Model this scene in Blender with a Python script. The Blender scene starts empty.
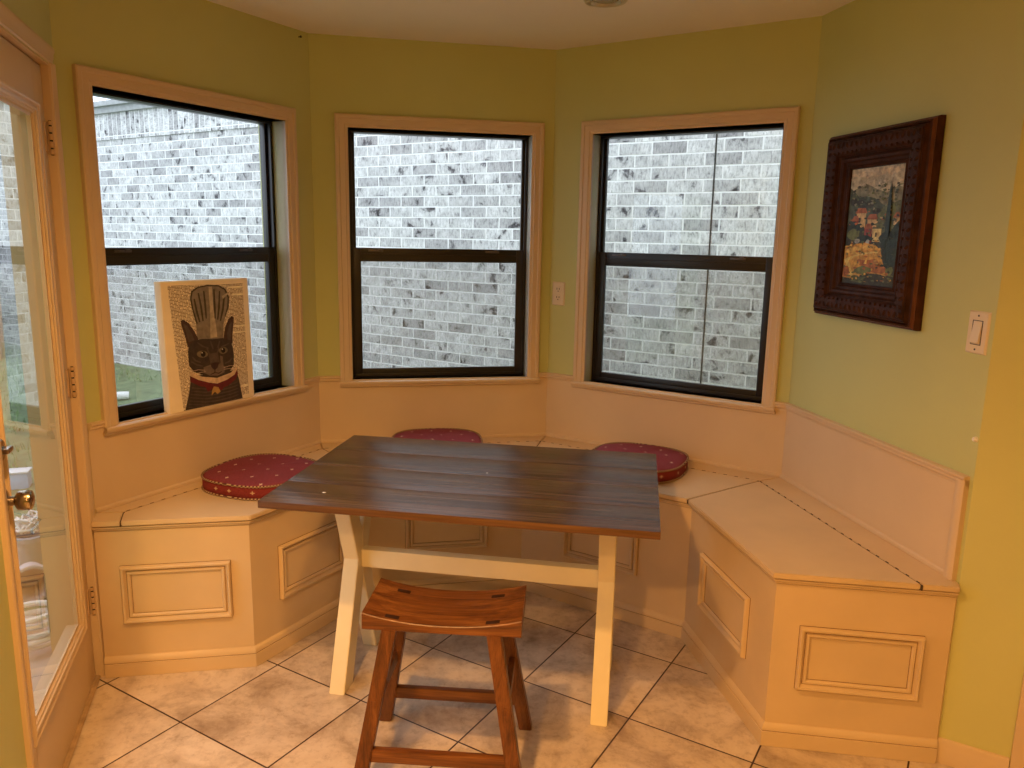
import bpy, bmesh, math, random
from mathutils import Vector, Matrix
random.seed(7)
SC = bpy.context.scene
COL = SC.collection
R = math.radians

# ------------------------------------------------------------------ materials
def new_mat(name):
    m = bpy.data.materials.new(name); m.use_nodes = True
    nt = m.node_tree; nt.nodes.clear()
    out = nt.nodes.new('ShaderNodeOutputMaterial')
    return m, nt, out
def N(nt, kind, **kw):
    n = nt.nodes.new(kind)
    for k, v in kw.items():
        if hasattr(n, k): setattr(n, k, v)
        else: n.inputs[k].default_value = v
    return n
def L(nt, a, b): nt.links.new(a, b)
def c4(c): return (c[0], c[1], c[2], 1)
def bsdf(nt, out, rough=.5, metal=0, spec=.5):
    b = nt.nodes.new('ShaderNodeBsdfPrincipled')
    b.inputs['Roughness'].default_value = rough; b.inputs['Metallic'].default_value = metal
    b.inputs['Specular IOR Level'].default_value = spec
    L(nt, b.outputs[0], out.inputs[0]); return b
def ramp(nt, stops):
    r = nt.nodes.new('ShaderNodeValToRGB'); e = r.color_ramp.elements
    while len(e) < len(stops): e.new(.5)
    for i, (p, c) in enumerate(stops): e[i].position = p; e[i].color = c4(c)
    return r
def add_bump(nt, b, src, strength, dist=.01):
    u = nt.nodes.new('ShaderNodeBump'); u.inputs['Strength'].default_value = strength; u.inputs['Distance'].default_value = dist
    L(nt, src, u.inputs['Height']); L(nt, u.outputs[0], b.inputs['Normal']); return u
def paint(name, c, rough=.5, var=.06, scale=3., bump=.05, bscale=90., spec=.4, metal=0):
    m, nt, out = new_mat(name); b = bsdf(nt, out, rough, metal, spec)
    tc = N(nt, 'ShaderNodeTexCoord')
    n = N(nt, 'ShaderNodeTexNoise', Scale=scale, Detail=4.); L(nt, tc.outputs['Object'], n.inputs['Vector'])
    r = ramp(nt, [(.3, [x*(1-var) for x in c]), (.7, [min(1, x*(1+var)) for x in c])])
    L(nt, n.outputs['Fac'], r.inputs[0]); L(nt, r.outputs[0], b.inputs['Base Color'])
    if bump:
        k = N(nt, 'ShaderNodeTexNoise', Scale=bscale, Detail=3.); L(nt, tc.outputs['Object'], k.inputs['Vector'])
        add_bump(nt, b, k.outputs['Fac'], bump, .004)
    return m
def plain(name, c, rough=.5, metal=0, spec=.5):
    m, nt, out = new_mat(name); b = bsdf(nt, out, rough, metal, spec); b.inputs['Base Color'].default_value = c4(c); return m
def wood(name, dark, mid, light, axis='X', rough=.45, scale=1., bump=.25, ring=9., spec=.5, wornc=None):
    m, nt, out = new_mat(name); b = bsdf(nt, out, rough, 0, spec)
    tc = N(nt, 'ShaderNodeTexCoord'); mp = N(nt, 'ShaderNodeMapping')
    s = [ring*scale]*3; s['XYZ'.index(axis)] = .55*scale; mp.inputs['Scale'].default_value = s
    L(nt, tc.outputs['Object'], mp.inputs['Vector'])
    n = N(nt, 'ShaderNodeTexNoise', Scale=2.2, Detail=8., Roughness=.62, Distortion=.9); L(nt, mp.outputs[0], n.inputs['Vector'])
    mp2 = N(nt, 'ShaderNodeMapping'); s2 = [60*scale]*3; s2['XYZ'.index(axis)] = 1.6*scale; mp2.inputs['Scale'].default_value = s2
    L(nt, tc.outputs['Object'], mp2.inputs['Vector'])
    f = N(nt, 'ShaderNodeTexNoise', Scale=3., Detail=4.); L(nt, mp2.outputs[0], f.inputs['Vector'])
    r = ramp(nt, [(.28, dark), (.52, mid), (.75, light)]); L(nt, n.outputs['Fac'], r.inputs[0])
    mx = N(nt, 'ShaderNodeMix'); mx.data_type = 'RGBA'; mx.blend_type = 'MULTIPLY'; mx.inputs[0].default_value = .55
    r2 = ramp(nt, [(.35, (.45, .42, .40)), (.6, (1, 1, 1))]); L(nt, f.outputs['Fac'], r2.inputs[0])
    L(nt, r.outputs[0], mx.inputs[6]); L(nt, r2.outputs[0], mx.inputs[7])
    res = mx.outputs[2]
    if wornc:
        w = N(nt, 'ShaderNodeTexNoise', Scale=5., Detail=5.); L(nt, tc.outputs['Object'], w.inputs['Vector'])
        rw = ramp(nt, [(.55, (0, 0, 0)), (.72, (1, 1, 1))]); L(nt, w.outputs['Fac'], rw.inputs[0])
        m3 = N(nt, 'ShaderNodeMix'); m3.data_type = 'RGBA'; L(nt, rw.outputs[0], m3.inputs[0]); L(nt, res, m3.inputs[6]); m3.inputs[7].default_value = c4(wornc); res = m3.outputs[2]
    L(nt, res, b.inputs['Base Color'])
    add_bump(nt, b, f.outputs['Fac'], bump, .002)
    return m

M = {}
M['green'] = paint('green_wall_paint', (.52, .545, .235), .55, .03, 2.5, .06, 140)
M['green_lit'] = paint('green_wall_paint_lit', (.58, .58, .24), .55, .03, 2.5, .06, 140)  # same green paint, with the warm light mixed into its colour
M['white'] = paint('white_trim_paint', (.64, .49, .315), .38, .035, 4, .03, 60)
M['reveal'] = paint('white_reveal_paint', (.76, .70, .64), .45, .03, 4, .03, 60)
M['bench'] = paint('cream_bench_paint', (.66, .50, .305), .42, .05, 5, .05, 50)
M['ceil'] = paint('ceiling_plaster', (.80, .77, .75), .8, .02, 3, .35, 160)
M['sash'] = plain('black_sash_enamel', (.010, .008, .008), .35)
M['steel'] = plain('sash_lock_steel', (.12, .11, .11), .35, .8)
M['brass'] = plain('aged_knob_metal', (.40, .33, .25), .22, 1)
M['hinge'] = paint('painted_hinge', (.55, .38, .22), .4, .1, 40, .1)
M['plate'] = paint('ivory_plastic', (.72, .62, .46), .35, .02, 5, 0)
M['dark'] = plain('dark_slot', (.02, .017, .014), .6)
M['shade_brown'] = plain('crevice_shade_hinge_brown', (.25, .145, .07), .8)  # brown painted in crevices as shade; also colours hinge dashes
M['gap_shade_wood'] = plain('gap_shade_bare_wood', (.07, .04, .022), .8)  # dark colour painted as gap shade; also bare wood tops and hinge dashes
M['tabletop'] = wood('stained_table_wood', (.032, .019, .011), (.092, .056, .032), (.165, .108, .066), 'X', .27, 1., .3, 24., .32)
M['tableedge'] = wood('raw_table_edge_wood', (.06, .026, .010), (.14, .062, .020), (.22, .105, .038), 'X', .45, 1., .2, 10.)
M['tableleg'] = paint('cream_leg_paint', (.84, .75, .52), .42, .05, 6, .05, 50)
M['stool'] = wood('rustic_stool_wood', (.045, .013, .004), (.19, .066, .016), (.36, .150, .040), 'X', .36, 1.6, .4, 10., .5)
M['stoolleg'] = wood('rustic_stool_leg_wood', (.055, .017, .006), (.17, .058, .015), (.27, .105, .030), 'Z', .40, 1.6, .3, 9., .5)
M['tenon'] = plain('dark_tenon_end_grain', (.03, .010, .004), .5)
M['frame'] = paint('mahogany_frame', (.048, .017, .008), .55, .4, 30, .35, 70, .15)
M['framerib'] = paint('red_brown_frame_band', (.11, .034, .013), .4, .2, 30, .1, 70, .4)
M['canvas'] = paint('canvas_wrap', (.86, .75, .56), .7, .05, 14, .15, 500)
M['chalk'] = plain('pale_paint_fleck', (.85, .84, .80), .6)
M['downlight'] = plain('downlight_trim', (.55, .53, .45), .3, .4)
M['lens'] = plain('downlight_lens', (.30, .30, .26), .15, 0, .8)
M['threshold'] = paint('scuffed_threshold', (.42, .30, .18), .5, .2, 30, .1)

def fabric(name, base, dot, side=False):
    m, nt, out = new_mat(name); b = bsdf(nt, out, .85, 0, .2)
    tc = N(nt, 'ShaderNodeTexCoord')
    sep = N(nt, 'ShaderNodeSeparateXYZ'); L(nt, tc.outputs['Object'], sep.inputs[0])
    P = .092
    def mth(op, a, bb=None, cc=None):
        n = nt.nodes.new('ShaderNodeMath'); n.operation = op
        for i, v in enumerate((a, bb, cc)):
            if v is None: continue
            if isinstance(v, (int, float)): n.inputs[i].default_value = v
            else: L(nt, v, n.inputs[i])
        return n.outputs[0]
    sx_, sy_ = sep.outputs['X'], sep.outputs['Y']
    if side: sx_ = mth('MULTIPLY', mth('ARCTAN2', sep.outputs['Y'], sep.outputs['X']), .2); sy_ = mth('ADD', sep.outputs['Z'], P*.43-.030)
    row = mth('FLOOR', mth('DIVIDE', sy_, P*.86))
    odd = mth('MULTIPLY', mth('MODULO', mth('ADD', row, 40.), 2.), .5)
    fx = mth('SUBTRACT', mth('FRACT', mth('ADD', mth('DIVIDE', sx_, P), mth('ADD', odd, 20.25))), .5)
    fy = mth('SUBTRACT', mth('FRACT', mth('ADD', mth('DIVIDE', sy_, P*.86), 20.)), .5)
    # little four-lobed flower: radius varies with angle
    r = mth('SQRT', mth('ADD', mth('MULTIPLY', fx, fx), mth('MULTIPLY', fy, fy)))
    ang = mth('ARCTAN2', fy, fx)
    lim = mth('ADD', mth('MULTIPLY', mth('COSINE', mth('MULTIPLY', ang, 4.)), .028), .062)
    dotf = mth('LESS_THAN', r, lim)
    n = N(nt, 'ShaderNodeTexNoise', Scale=260., Detail=3.); L(nt, tc.outputs['Object'], n.inputs['Vector'])
    rp = ramp(nt, [(.3, [x*.72 for x in base]), (.7, [x*1.25 for x in base])]); L(nt, n.outputs['Fac'], rp.inputs[0])
    mx = N(nt, 'ShaderNodeMix'); mx.data_type = 'RGBA'; L(nt, dotf, mx.inputs[0]); L(nt, rp.outputs[0], mx.inputs[6]); mx.inputs[7].default_value = c4(dot)
    L(nt, mx.outputs[2], b.inputs['Base Color'])
    add_bump(nt, b, n.outputs['Fac'], .35, .003)
    return m
M['cushion'] = fabric('burgundy_flower_fabric', (.225, .042, .058), (.66, .50, .38))
M['cushside'] = fabric('rust_cushion_side', (.20, .028, .026), (.50, .32, .18), True)
M['cordA'] = plain('cream_cord', (.46, .32, .17), .8)
M['cordB'] = plain('maroon_cord', (.085, .012, .010), .8)

# floor tiles
def tiles():
    m, nt, out = new_mat('travertine_floor_tiles'); b = bsdf(nt, out, .38, 0, .5)
    g = N(nt, 'ShaderNodeNewGeometry'); mp = N(nt, 'ShaderNodeMapping'); mp.vector_type = 'TEXTURE'
    mp.inputs['Location'].default_value = (-.8438, 2.5994, 0); mp.inputs['Rotation'].default_value = (0, 0, -.5442)
    L(nt, g.outputs['Position'], mp.inputs['Vector'])
    def brick(c1, c2, mo, ms):
        k = N(nt, 'ShaderNodeTexBrick'); k.offset = 0; k.squash = 1
        k.inputs['Color1'].default_value = c4(c1); k.inputs['Color2'].default_value = c4(c2); k.inputs['Mortar'].default_value = c4(mo)
        k.inputs['Scale'].default_value = 1; k.inputs['Mortar Size'].default_value = ms*1.35; k.inputs['Mortar Smooth'].default_value = .15
        k.inputs['Brick Width'].default_value = .4064; k.inputs['Row Height'].default_value = .4064
        L(nt, mp.outputs[0], k.inputs['Vector']); return k
    k = brick((.0, .0, .0), (1, 1, 1), (.5, .5, .5), .0022)
    n = N(nt, 'ShaderNodeTexNoise', Scale=5., Detail=9., Roughness=.66, Distortion=.5); n.noise_dimensions = '4D'
    L(nt, g.outputs['Position'], n.inputs['Vector']); 
    wv = N(nt, 'ShaderNodeMath'); wv.operation = 'MULTIPLY'; wv.inputs[1].default_value = 7.; L(nt, k.outputs['Color'], wv.inputs[0]); L(nt, wv.outputs[0], n.inputs['W'])
    r = ramp(nt, [(.28, (.27, .195, .135)), (.40, (.46, .37, .285)), (.53, (.66, .56, .45)), (.75, (.80, .71, .60))])
    L(nt, n.outputs['Fac'], r.inputs[0])
    tint = N(nt, 'ShaderNodeMix'); tint.data_type = 'RGBA'; tint.blend_type = 'MULTIPLY'; tint.inputs[0].default_value = .55
    r3 = ramp(nt, [(0, (.80, .72, .64)), (1, (1, .98, .96))]); L(nt, k.outputs['Color'], r3.inputs[0])
    L(nt, r.outputs[0], tint.inputs[6]); L(nt, r3.outputs[0], tint.inputs[7])
    sp = N(nt, 'ShaderNodeTexNoise', Scale=26., Detail=8., Roughness=.75); L(nt, g.outputs['Position'], sp.inputs['Vector'])
    rs = ramp(nt, [(.34, (.50, .42, .34)), (.50, (1, 1, 1))]); L(nt, sp.outputs['Fac'], rs.inputs[0])
    t2 = N(nt, 'ShaderNodeMix'); t2.data_type = 'RGBA'; t2.blend_type = 'MULTIPLY'; t2.inputs[0].default_value = .5
    L(nt, tint.outputs[2], t2.inputs[6]); L(nt, rs.outputs[0], t2.inputs[7])
    mx = N(nt, 'ShaderNodeMix'); mx.data_type = 'RGBA'; L(nt, k.outputs['Fac'], mx.inputs[0]); L(nt, t2.outputs[2], mx.inputs[6]); mx.inputs[7].default_value = (.045, .018, .010, 1)
    L(nt, mx.outputs[2], b.inputs['Base Color'])
    rr = N(nt, 'ShaderNodeMapRange'); rr.inputs['To Min'].default_value = .22; rr.inputs['To Max'].default_value = .40; L(nt, sp.outputs['Fac'], rr.inputs[0]); L(nt, rr.outputs[0], b.inputs['Roughness'])
    inv = N(nt, 'ShaderNodeMath'); inv.operation = 'SUBTRACT'; inv.inputs[0].default_value = 1.; L(nt, k.outputs['Fac'], inv.inputs[1])
    add_bump(nt, b, inv.outputs[0], .6, .003)
    return m
M['tiles'] = tiles()

# outdoors
def brickwall(name, bw, rh, offset, rot):
    m, nt, out = new_mat(name); b = bsdf(nt, out, .85, 0, .2)
    tc = N(nt, 'ShaderNodeTexCoord'); mp = N(nt, 'ShaderNodeMapping'); mp.inputs['Rotation'].default_value = rot
    L(nt, tc.outputs['Object'], mp.inputs['Vector'])
    wob = N(nt, 'ShaderNodeTexNoise', Scale=9., Detail=2.); L(nt, mp.outputs[0], wob.inputs['Vector'])
    va = N(nt, 'ShaderNodeVectorMath'); va.operation = 'MULTIPLY_ADD'; va.inputs[1].default_value = (.006, .006, 0); L(nt, wob.outputs['Color'], va.inputs[0]); L(nt, mp.outputs[0], va.inputs[2])
    k = N(nt, 'ShaderNodeTexBrick'); k.offset = offset; k.squash = 1
    k.inputs['Color1'].default_value = (0, 0, 0, 1); k.inputs['Color2'].default_value = (1, 1, 1, 1); k.inputs['Mortar'].default_value = (.5, .5, .5, 1)
    k.inputs['Scale'].default_value = 1; k.inputs['Mortar Size'].default_value = .0055; k.inputs['Mortar Smooth'].default_value = .3
    k.inputs['Brick Width'].default_value = bw; k.inputs['Row Height'].default_value = rh
    L(nt, va.outputs[0], k.inputs['Vector'])
    wv = N(nt, 'ShaderNodeMath'); wv.operation = 'MULTIPLY'; wv.inputs[1].default_value = 23.; L(nt, k.outputs['Color'], wv.inputs[0])
    n = N(nt, 'ShaderNodeTexNoise', Scale=10., Detail=4., Roughness=.6, Distortion=.4); n.noise_dimensions = '4D'; L(nt, mp.outputs[0], n.inputs['Vector']); L(nt, wv.outputs[0], n.inputs['W'])
    r = ramp(nt, [(.31, (.07, .066, .075)), (.36, (.17, .165, .18)), (.415, (.55, .55, .56)), (.7, (.80, .80, .81))]); L(nt, n.outputs['Fac'], r.inputs[0])
    st = N(nt, 'ShaderNodeMapping'); st.inputs['Scale'].default_value = (70, 22, 22); L(nt, mp.outputs[0], st.inputs['Vector'])
    s = N(nt, 'ShaderNodeTexNoise', Scale=1., Detail=6., Roughness=.75); L(nt, st.outputs[0], s.inputs['Vector'])
    rs = ramp(nt, [(.36, (.34, .33, .35)), (.53, (1, 1, 1))]); L(nt, s.outputs['Fac'], rs.inputs[0])
    tn = ramp(nt, [(0, (.62, .61, .62)), (.5, (.95, .95, .95)), (1, (1, 1, 1))]); L(nt, k.outputs['Color'], tn.inputs[0])
    m0 = N(nt, 'ShaderNodeMix'); m0.data_type = 'RGBA'; m0.blend_type = 'MULTIPLY'; m0.inputs[0].default_value = 1.; L(nt, r.outputs[0], m0.inputs[6]); L(nt, tn.outputs[0], m0.inputs[7])
    mu = N(nt, 'ShaderNodeMix'); mu.data_type = 'RGBA'; mu.blend_type = 'MULTIPLY'; mu.inputs[0].default_value = .75; L(nt, m0.outputs[2], mu.inputs[6]); L(nt, rs.outputs[0], mu.inputs[7])
    mx = N(nt, 'ShaderNodeMix'); mx.data_type = 'RGBA'; L(nt, k.outputs['Fac'], mx.inputs[0]); L(nt, mu.outputs[2], mx.inputs[6]); mx.inputs[7].default_value = (.80, .80, .81, 1)
    L(nt, mx.outputs[2], b.inputs['Base Color'])
    h = N(nt, 'ShaderNodeMath'); h.operation = 'SUBTRACT'; L(nt, s.outputs['Fac'], h.inputs[0]); L(nt, k.outputs['Fac'], h.inputs[1])
    add_bump(nt, b, h.outputs[0], .6, .008)
    return m
M['brick'] = brickwall('whitewashed_brick', .225, .0767, .5, (R(90), 0, 0))
M['soldier'] = brickwall('soldier_course_brick', .225, .0767, 0., (R(90), 0, R(90)))
M['fascia'] = paint('grey_fascia', (.33, .34, .35), .6, .15, 20, .1)
M['lawn'] = paint('lawn_soil', (.16, .21, .11), .9, .35, 9, .4, 60)
M['blade'] = paint('grass_blade', (.23, .32, .14), .7, .3, 30, 0)
M['fence'] = paint('weathered_fence', (.30, .29, .30), .8, .2, 9, .1, 40)
M['fencepost'] = paint('fence_post', (.42, .33, .25), .8, .2, 9, .1, 40)
M['patio'] = paint('patio_concrete', (.42, .35, .30), .85, .15, 6, .2, 70)
M['pvc'] = plain('white_pvc', (.80, .80, .82), .35)
M['bluelid'] = plain('pale_blue_plastic', (.42, .58, .78), .4)
M['pot'] = paint('pale_pot', (.45, .39, .39), .6, .1, 20, .1)
M['rope'] = paint('white_hose', (.78, .72, .68), .6, .06, 30, .1)

def glass(name, tint=(1, 1, 1), dirt=0., faces=1.3):
    m, nt, out = new_mat(name)
    g = N(nt, 'ShaderNodeNewGeometry'); d = N(nt, 'ShaderNodeVectorMath'); d.operation = 'DOT_PRODUCT'
    L(nt, g.outputs['Incoming'], d.inputs[0]); L(nt, g.outputs['Normal'], d.inputs[1])
    def mth(op, a, b2):
        n = nt.nodes.new('ShaderNodeMath'); n.operation = op
        for i, v in enumerate((a, b2)):
            if v is None: continue
            if isinstance(v, (int, float)): n.inputs[i].default_value = v
            else: L(nt, v, n.inputs[i])
        return n.outputs[0]
    c = mth('ABSOLUTE', d.outputs['Value'], None)
    p5 = mth('POWER', mth('SUBTRACT', 1., c), 5.)
    r1 = mth('ADD', mth('MULTIPLY', p5, .96), .04)       # one surface; a double pane has four
    f = mth('DIVIDE', mth('MULTIPLY', r1, faces), mth('ADD', mth('MULTIPLY', r1, faces-1.), 1.))
    tr = N(nt, 'ShaderNodeBsdfTransparent'); tr.inputs[0].default_value = c4(tint)
    gl = N(nt, 'ShaderNodeBsdfGlossy'); gl.inputs['Roughness'].default_value = .0
    mx = N(nt, 'ShaderNodeMixShader'); L(nt, f, mx.inputs[0]); L(nt, tr.outputs[0], mx.inputs[1]); L(nt, gl.outputs[0], mx.inputs[2])
    res = mx.outputs[0]
    if dirt:
        df = N(nt, 'ShaderNodeBsdfDiffuse'); df.inputs[0].default_value = (.55, .6, .56, 1)
        m2 = N(nt, 'ShaderNodeMixShader'); m2.inputs[0].default_value = dirt; L(nt, res, m2.inputs[1]); L(nt, df.outputs[0], m2.inputs[2]); res = m2.outputs[0]
    L(nt, res, out.inputs[0]); return m
M['glass'] = glass('window_glass', (.97, .98, .98))
M['doorglass'] = glass('double_door_glass', (.96, .98, .97), 0., 4.)
def screen():
    m, nt, out = new_mat('insect_screen_mesh')
    tr = N(nt, 'ShaderNodeBsdfTransparent'); df = N(nt, 'ShaderNodeBsdfDiffuse'); df.inputs[0].default_value = (.25, .30, .27, 1)
    tc = N(nt, 'ShaderNodeTexCoord'); n = N(nt, 'ShaderNodeTexNoise', Scale=260., Detail=2.); L(nt, tc.outputs['Object'], n.inputs['Vector'])
    mr = N(nt, 'ShaderNodeMapRange'); mr.inputs['From Min'].default_value = .3; mr.inputs['From Max'].default_value = .7; mr.inputs['To Min'].default_value = .30; mr.inputs['To Max'].default_value = .48; L(nt, n.outputs['Fac'], mr.inputs[0])
    mx = N(nt, 'ShaderNodeMixShader'); L(nt, mr.outputs[0], mx.inputs[0]); L(nt, tr.outputs[0], mx.inputs[1]); L(nt, df.outputs[0], mx.inputs[2]); L(nt, mx.outputs[0], out.inputs[0]); return m
M['screen'] = screen()

# ------------------------------------------------------------------ mesh helpers
def box(bm, x0, x1, y0, y1, z0, z1, bevel=0., mat=None, mi=0, seg=2):
    t = bmesh.new(); bmesh.ops.create_cube(t, size=1)
    for v in t.verts: v.co = Vector((x0+(v.co.x+.5)*(x1-x0), y0+(v.co.y+.5)*(y1-y0), z0+(v.co.z+.5)*(z1-z0)))
    if bevel: bmesh.ops.bevel(t, geom=list(t.edges), offset=bevel, segments=seg, affect='EDGES', profile=.6)
    merge(bm, t, mat, mi)
def merge(bm, t, mat=None, mi=0):
    vs = {}
    for v in t.verts: vs[v] = bm.verts.new(mat @ v.co if mat else v.co)
    for f in t.faces:
        nf = bm.faces.new([vs[v] for v in f.verts]); nf.material_index = mi if mi else f.material_index
    t.free()
def prism(bm, pts, z0, z1, mi=0, bevel=0.):
    t = bmesh.new(); lo = [t.verts.new((p[0], p[1], z0)) for p in pts]; hi = [t.verts.new((p[0], p[1], z1)) for p in pts]
    t.faces.new(lo[::-1]); t.faces.new(hi); n = len(pts)
    for i in range(n): t.faces.new([lo[i], lo[(i+1) % n], hi[(i+1) % n], hi[i]])
    bmesh.ops.recalc_face_normals(t, faces=list(t.faces))
    if bevel: bmesh.ops.bevel(t, geom=list(t.edges), offset=bevel, segments=2, affect='EDGES')
    merge(bm, t, None, mi)
def hexa(bm, lo, hi, mi=0, bevel=0.):
    """solid between two quads of 3D points"""
    t = bmesh.new(); a = [t.verts.new(p) for p in lo]; b = [t.verts.new(p) for p in hi]
    t.faces.new(a[::-1]); t.faces.new(b); n = len(a)
    for i in range(n): t.faces.new([a[i], a[(i+1) % n], b[(i+1) % n], b[i]])
    bmesh.ops.recalc_face_normals(t, faces=list(t.faces))
    if bevel: bmesh.ops.bevel(t, geom=list(t.edges), offset=bevel, segments=2, affect='EDGES')
    merge(bm, t, None, mi)
def norms(path, closed):
    n = len(path); out = []
    for i in range(n):
        ns = []
        for a, b in ((i-1, i), (i, i+1)):
            if not closed and (a < 0 or b >= n): continue
            p, q = path[a % n], path[b % n]; dx, dy = q[0]-p[0], q[1]-p[1]; l = math.hypot(dx, dy)
            ns.append((dy/l, -dx/l))
        if len(ns) == 1: out.append(ns[0])
        else:
            k = 1+ns[0][0]*ns[1][0]+ns[0][1]*ns[1][1]; out.append(((ns[0][0]+ns[1][0])/k, (ns[0][1]+ns[1][1])/k))
    return out
def sweep(bm, path, closed, profile, place, mis=None):
    """profile (o,h): o to the right of the path in its plane, h out of the plane; mitred"""
    nm = norms(path, closed); rings = []
    for p, m in zip(path, nm): rings.append([bm.verts.new(place(p[0]+m[0]*o, p[1]+m[1]*o, h)) for o, h in profile])
    k = len(profile); n = len(path)
    for i in range(n if closed else n-1):
        a, b = rings[i], rings[(i+1) % n]
        for j in range(k):
            f = bm.faces.new([a[j], a[(j+1) % k], b[(j+1) % k], b[j]])
            if mis: f.material_index = mis[j]
    if not closed: bm.faces.new(rings[0]); bm.faces.new(rings[-1][::-1])
def lathe(bm, prof, seg=24, mat=None, mi=0):
    t = bmesh.new(); rings = []
    for r, z in prof:
        if r < 1e-6: rings.append([t.verts.new((0, 0, z))])
        else: rings.append([t.verts.new((r*math.cos(2*math.pi*i/seg), r*math.sin(2*math.pi*i/seg), z)) for i in range(seg)])
    for a, b in zip(rings[:-1], rings[1:]):
        for i in range(seg):
            j = (i+1) % seg
            if len(a) == 1 and len(b) == 1: break
            if len(a) == 1: t.faces.new([a[0], b[j], b[i]])
            elif len(b) == 1: t.faces.new([a[i], a[j], b[0]])
            else: t.faces.new([a[i], a[j], b[j], b[i]])
    merge(bm, t, mat, mi)
def tube(bm, pts, r, seg=10, closed=False, mi=0, alt=None):
    pts = [Vector(p) for p in pts]; n = len(pts); rings = []
    for i, p in enumerate(pts):
        d = (pts[(i+1) % n]-pts[i-1]) if closed or 0 < i < n-1 else (pts[1]-pts[0] if i == 0 else pts[-1]-pts[-2])
        d.normalize(); u = d.cross(Vector((0, 0, 1)))
        if u.length < .01: u = d.cross(Vector((1, 0, 0)))
        u.normalize(); v = u.cross(d)
        rings.append([bm.verts.new(p+u*(r*math.cos(2*math.pi*k/seg))+v*(r*math.sin(2*math.pi*k/seg))) for k in range(seg)])
    for i in range(n if closed else n-1):
        a, b = rings[i], rings[(i+1) % n]
        for k in range(seg):
            f = bm.faces.new([a[k], a[(k+1) % seg], b[(k+1) % seg], b[k]]); f.material_index = ((i+k//2) % alt) if alt else mi
    if not closed: bm.faces.new(rings[0][::-1]); bm.faces.new(rings[-1])
def link(name, bm, mats, parent=None, mw=None, smooth=True, ang=38):
    bmesh.ops.recalc_face_normals(bm, faces=list(bm.faces))
    if smooth:
        for f in bm.faces: f.smooth = True
        for e in bm.edges:
            if len(e.link_faces) == 2:
                if e.calc_face_angle(0) > R(ang): e.smooth = False
            else: e.smooth = False
    me = bpy.data.meshes.new(name); bm.to_mesh(me); bm.free()
    for m in (mats if isinstance(mats, (list, tuple)) else [mats]): me.materials.append(m if not isinstance(m, str) else M[m])
    o = bpy.data.objects.new(name, me); COL.objects.link(o)
    if parent: o.parent = parent
    if mw is not None: o.matrix_local = mw
    return o
def B_(): return bmesh.new()
def tag(o, label=None, cat=None, group=None, kind=None):
    if label: o['label'] = label
    if cat: o['category'] = cat
    if group: o['group'] = group
    if kind: o['kind'] = kind
    return o
def thing(name, label, cat, mw=None, group=None, kind=None):
    o = bpy.data.objects.new(name, None); COL.objects.link(o); o.empty_display_size = .1
    if mw is not None: o.matrix_local = mw
    return tag(o, label, cat, group, kind)

# ------------------------------------------------------------------ plan
W = [(-1.461, 2.5772), (-.9057, 3.5527), (.1748, 3.7711), (1.1506, 3.1459), (1.3342, 2.1389)]
BP = [(-1.4218, 2.4912), (-.9162, 2.5843), (-.6081, 3.1243), (.0526, 3.2577), (.6934, 2.843), (.8066, 2.1889), (1.3207, 2.1151)]
ZC, ZR, ZS, HB = 2.4087, .9087, .5864, .078
TD = (math.cos(R(108)), math.sin(R(108)))
DL = 1.25
WD = (W[0][0]-TD[0]*DL, W[0][1]-TD[1]*DL)
WE = (W[4][0]+math.cos(R(-30.3))*2.6, W[4][1]+math.sin(R(-30.3))*2.6)
WF = (WD[0]+math.cos(R(205))*2.4, WD[1]+math.sin(R(205))*2.4)
FULL = [WF, WD] + W + [WE]           # left to right round the bay, room on the right hand
def frame_of(a, b): return Matrix.Translation((a[0], a[1], 0)) @ Matrix.Rotation(math.atan2(b[1]-a[1], b[0]-a[0]), 4, 'Z')
def length(a, b): return math.hypot(b[0]-a[0], b[1]-a[1])
def offset_path(path, o, closed=False): return [(p[0]+m[0]*o, p[1]+m[1]*o) for p, m in zip(path, norms(path, closed))]
TH = .15
OUT = offset_path(FULL, -TH)
def wall(name, i, mat, holes, label, zt=ZC):
    """FULL[i] -> FULL[i+1]; local x along the wall, -y into the room"""
    a, b = FULL[i], FULL[i+1]; F = frame_of(a, b); Fi = F.inverted(); ln = length(a, b)
    oa = Fi @ Vector((*OUT[i], 0)); ob = Fi @ Vector((*OUT[i+1], 0))
    bm = B_()
    us = sorted({0, ln, *[h[0] for h in holes], *[h[1] for h in holes]}); zs = sorted({0, zt, *[h[2] for h in holes], *[h[3] for h in holes]})
    def ox(u): return oa.x if u == 0 else (ob.x if u == ln else u)
    for u0, u1 in zip(us[:-1], us[1:]):
        for z0, z1 in zip(zs[:-1], zs[1:]):
            if any(h[0] <= u0 and u1 <= h[1] and h[2] <= z0 and z1 <= h[3] for h in holes): continue
            prism(bm, [(u0, 0), (u1, 0), (ox(u1), TH), (ox(u0), TH)], z0, z1)
    o = link(name, bm, mat, None, F); tag(o, label, 'wall', None, 'structure'); return o, F

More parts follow.
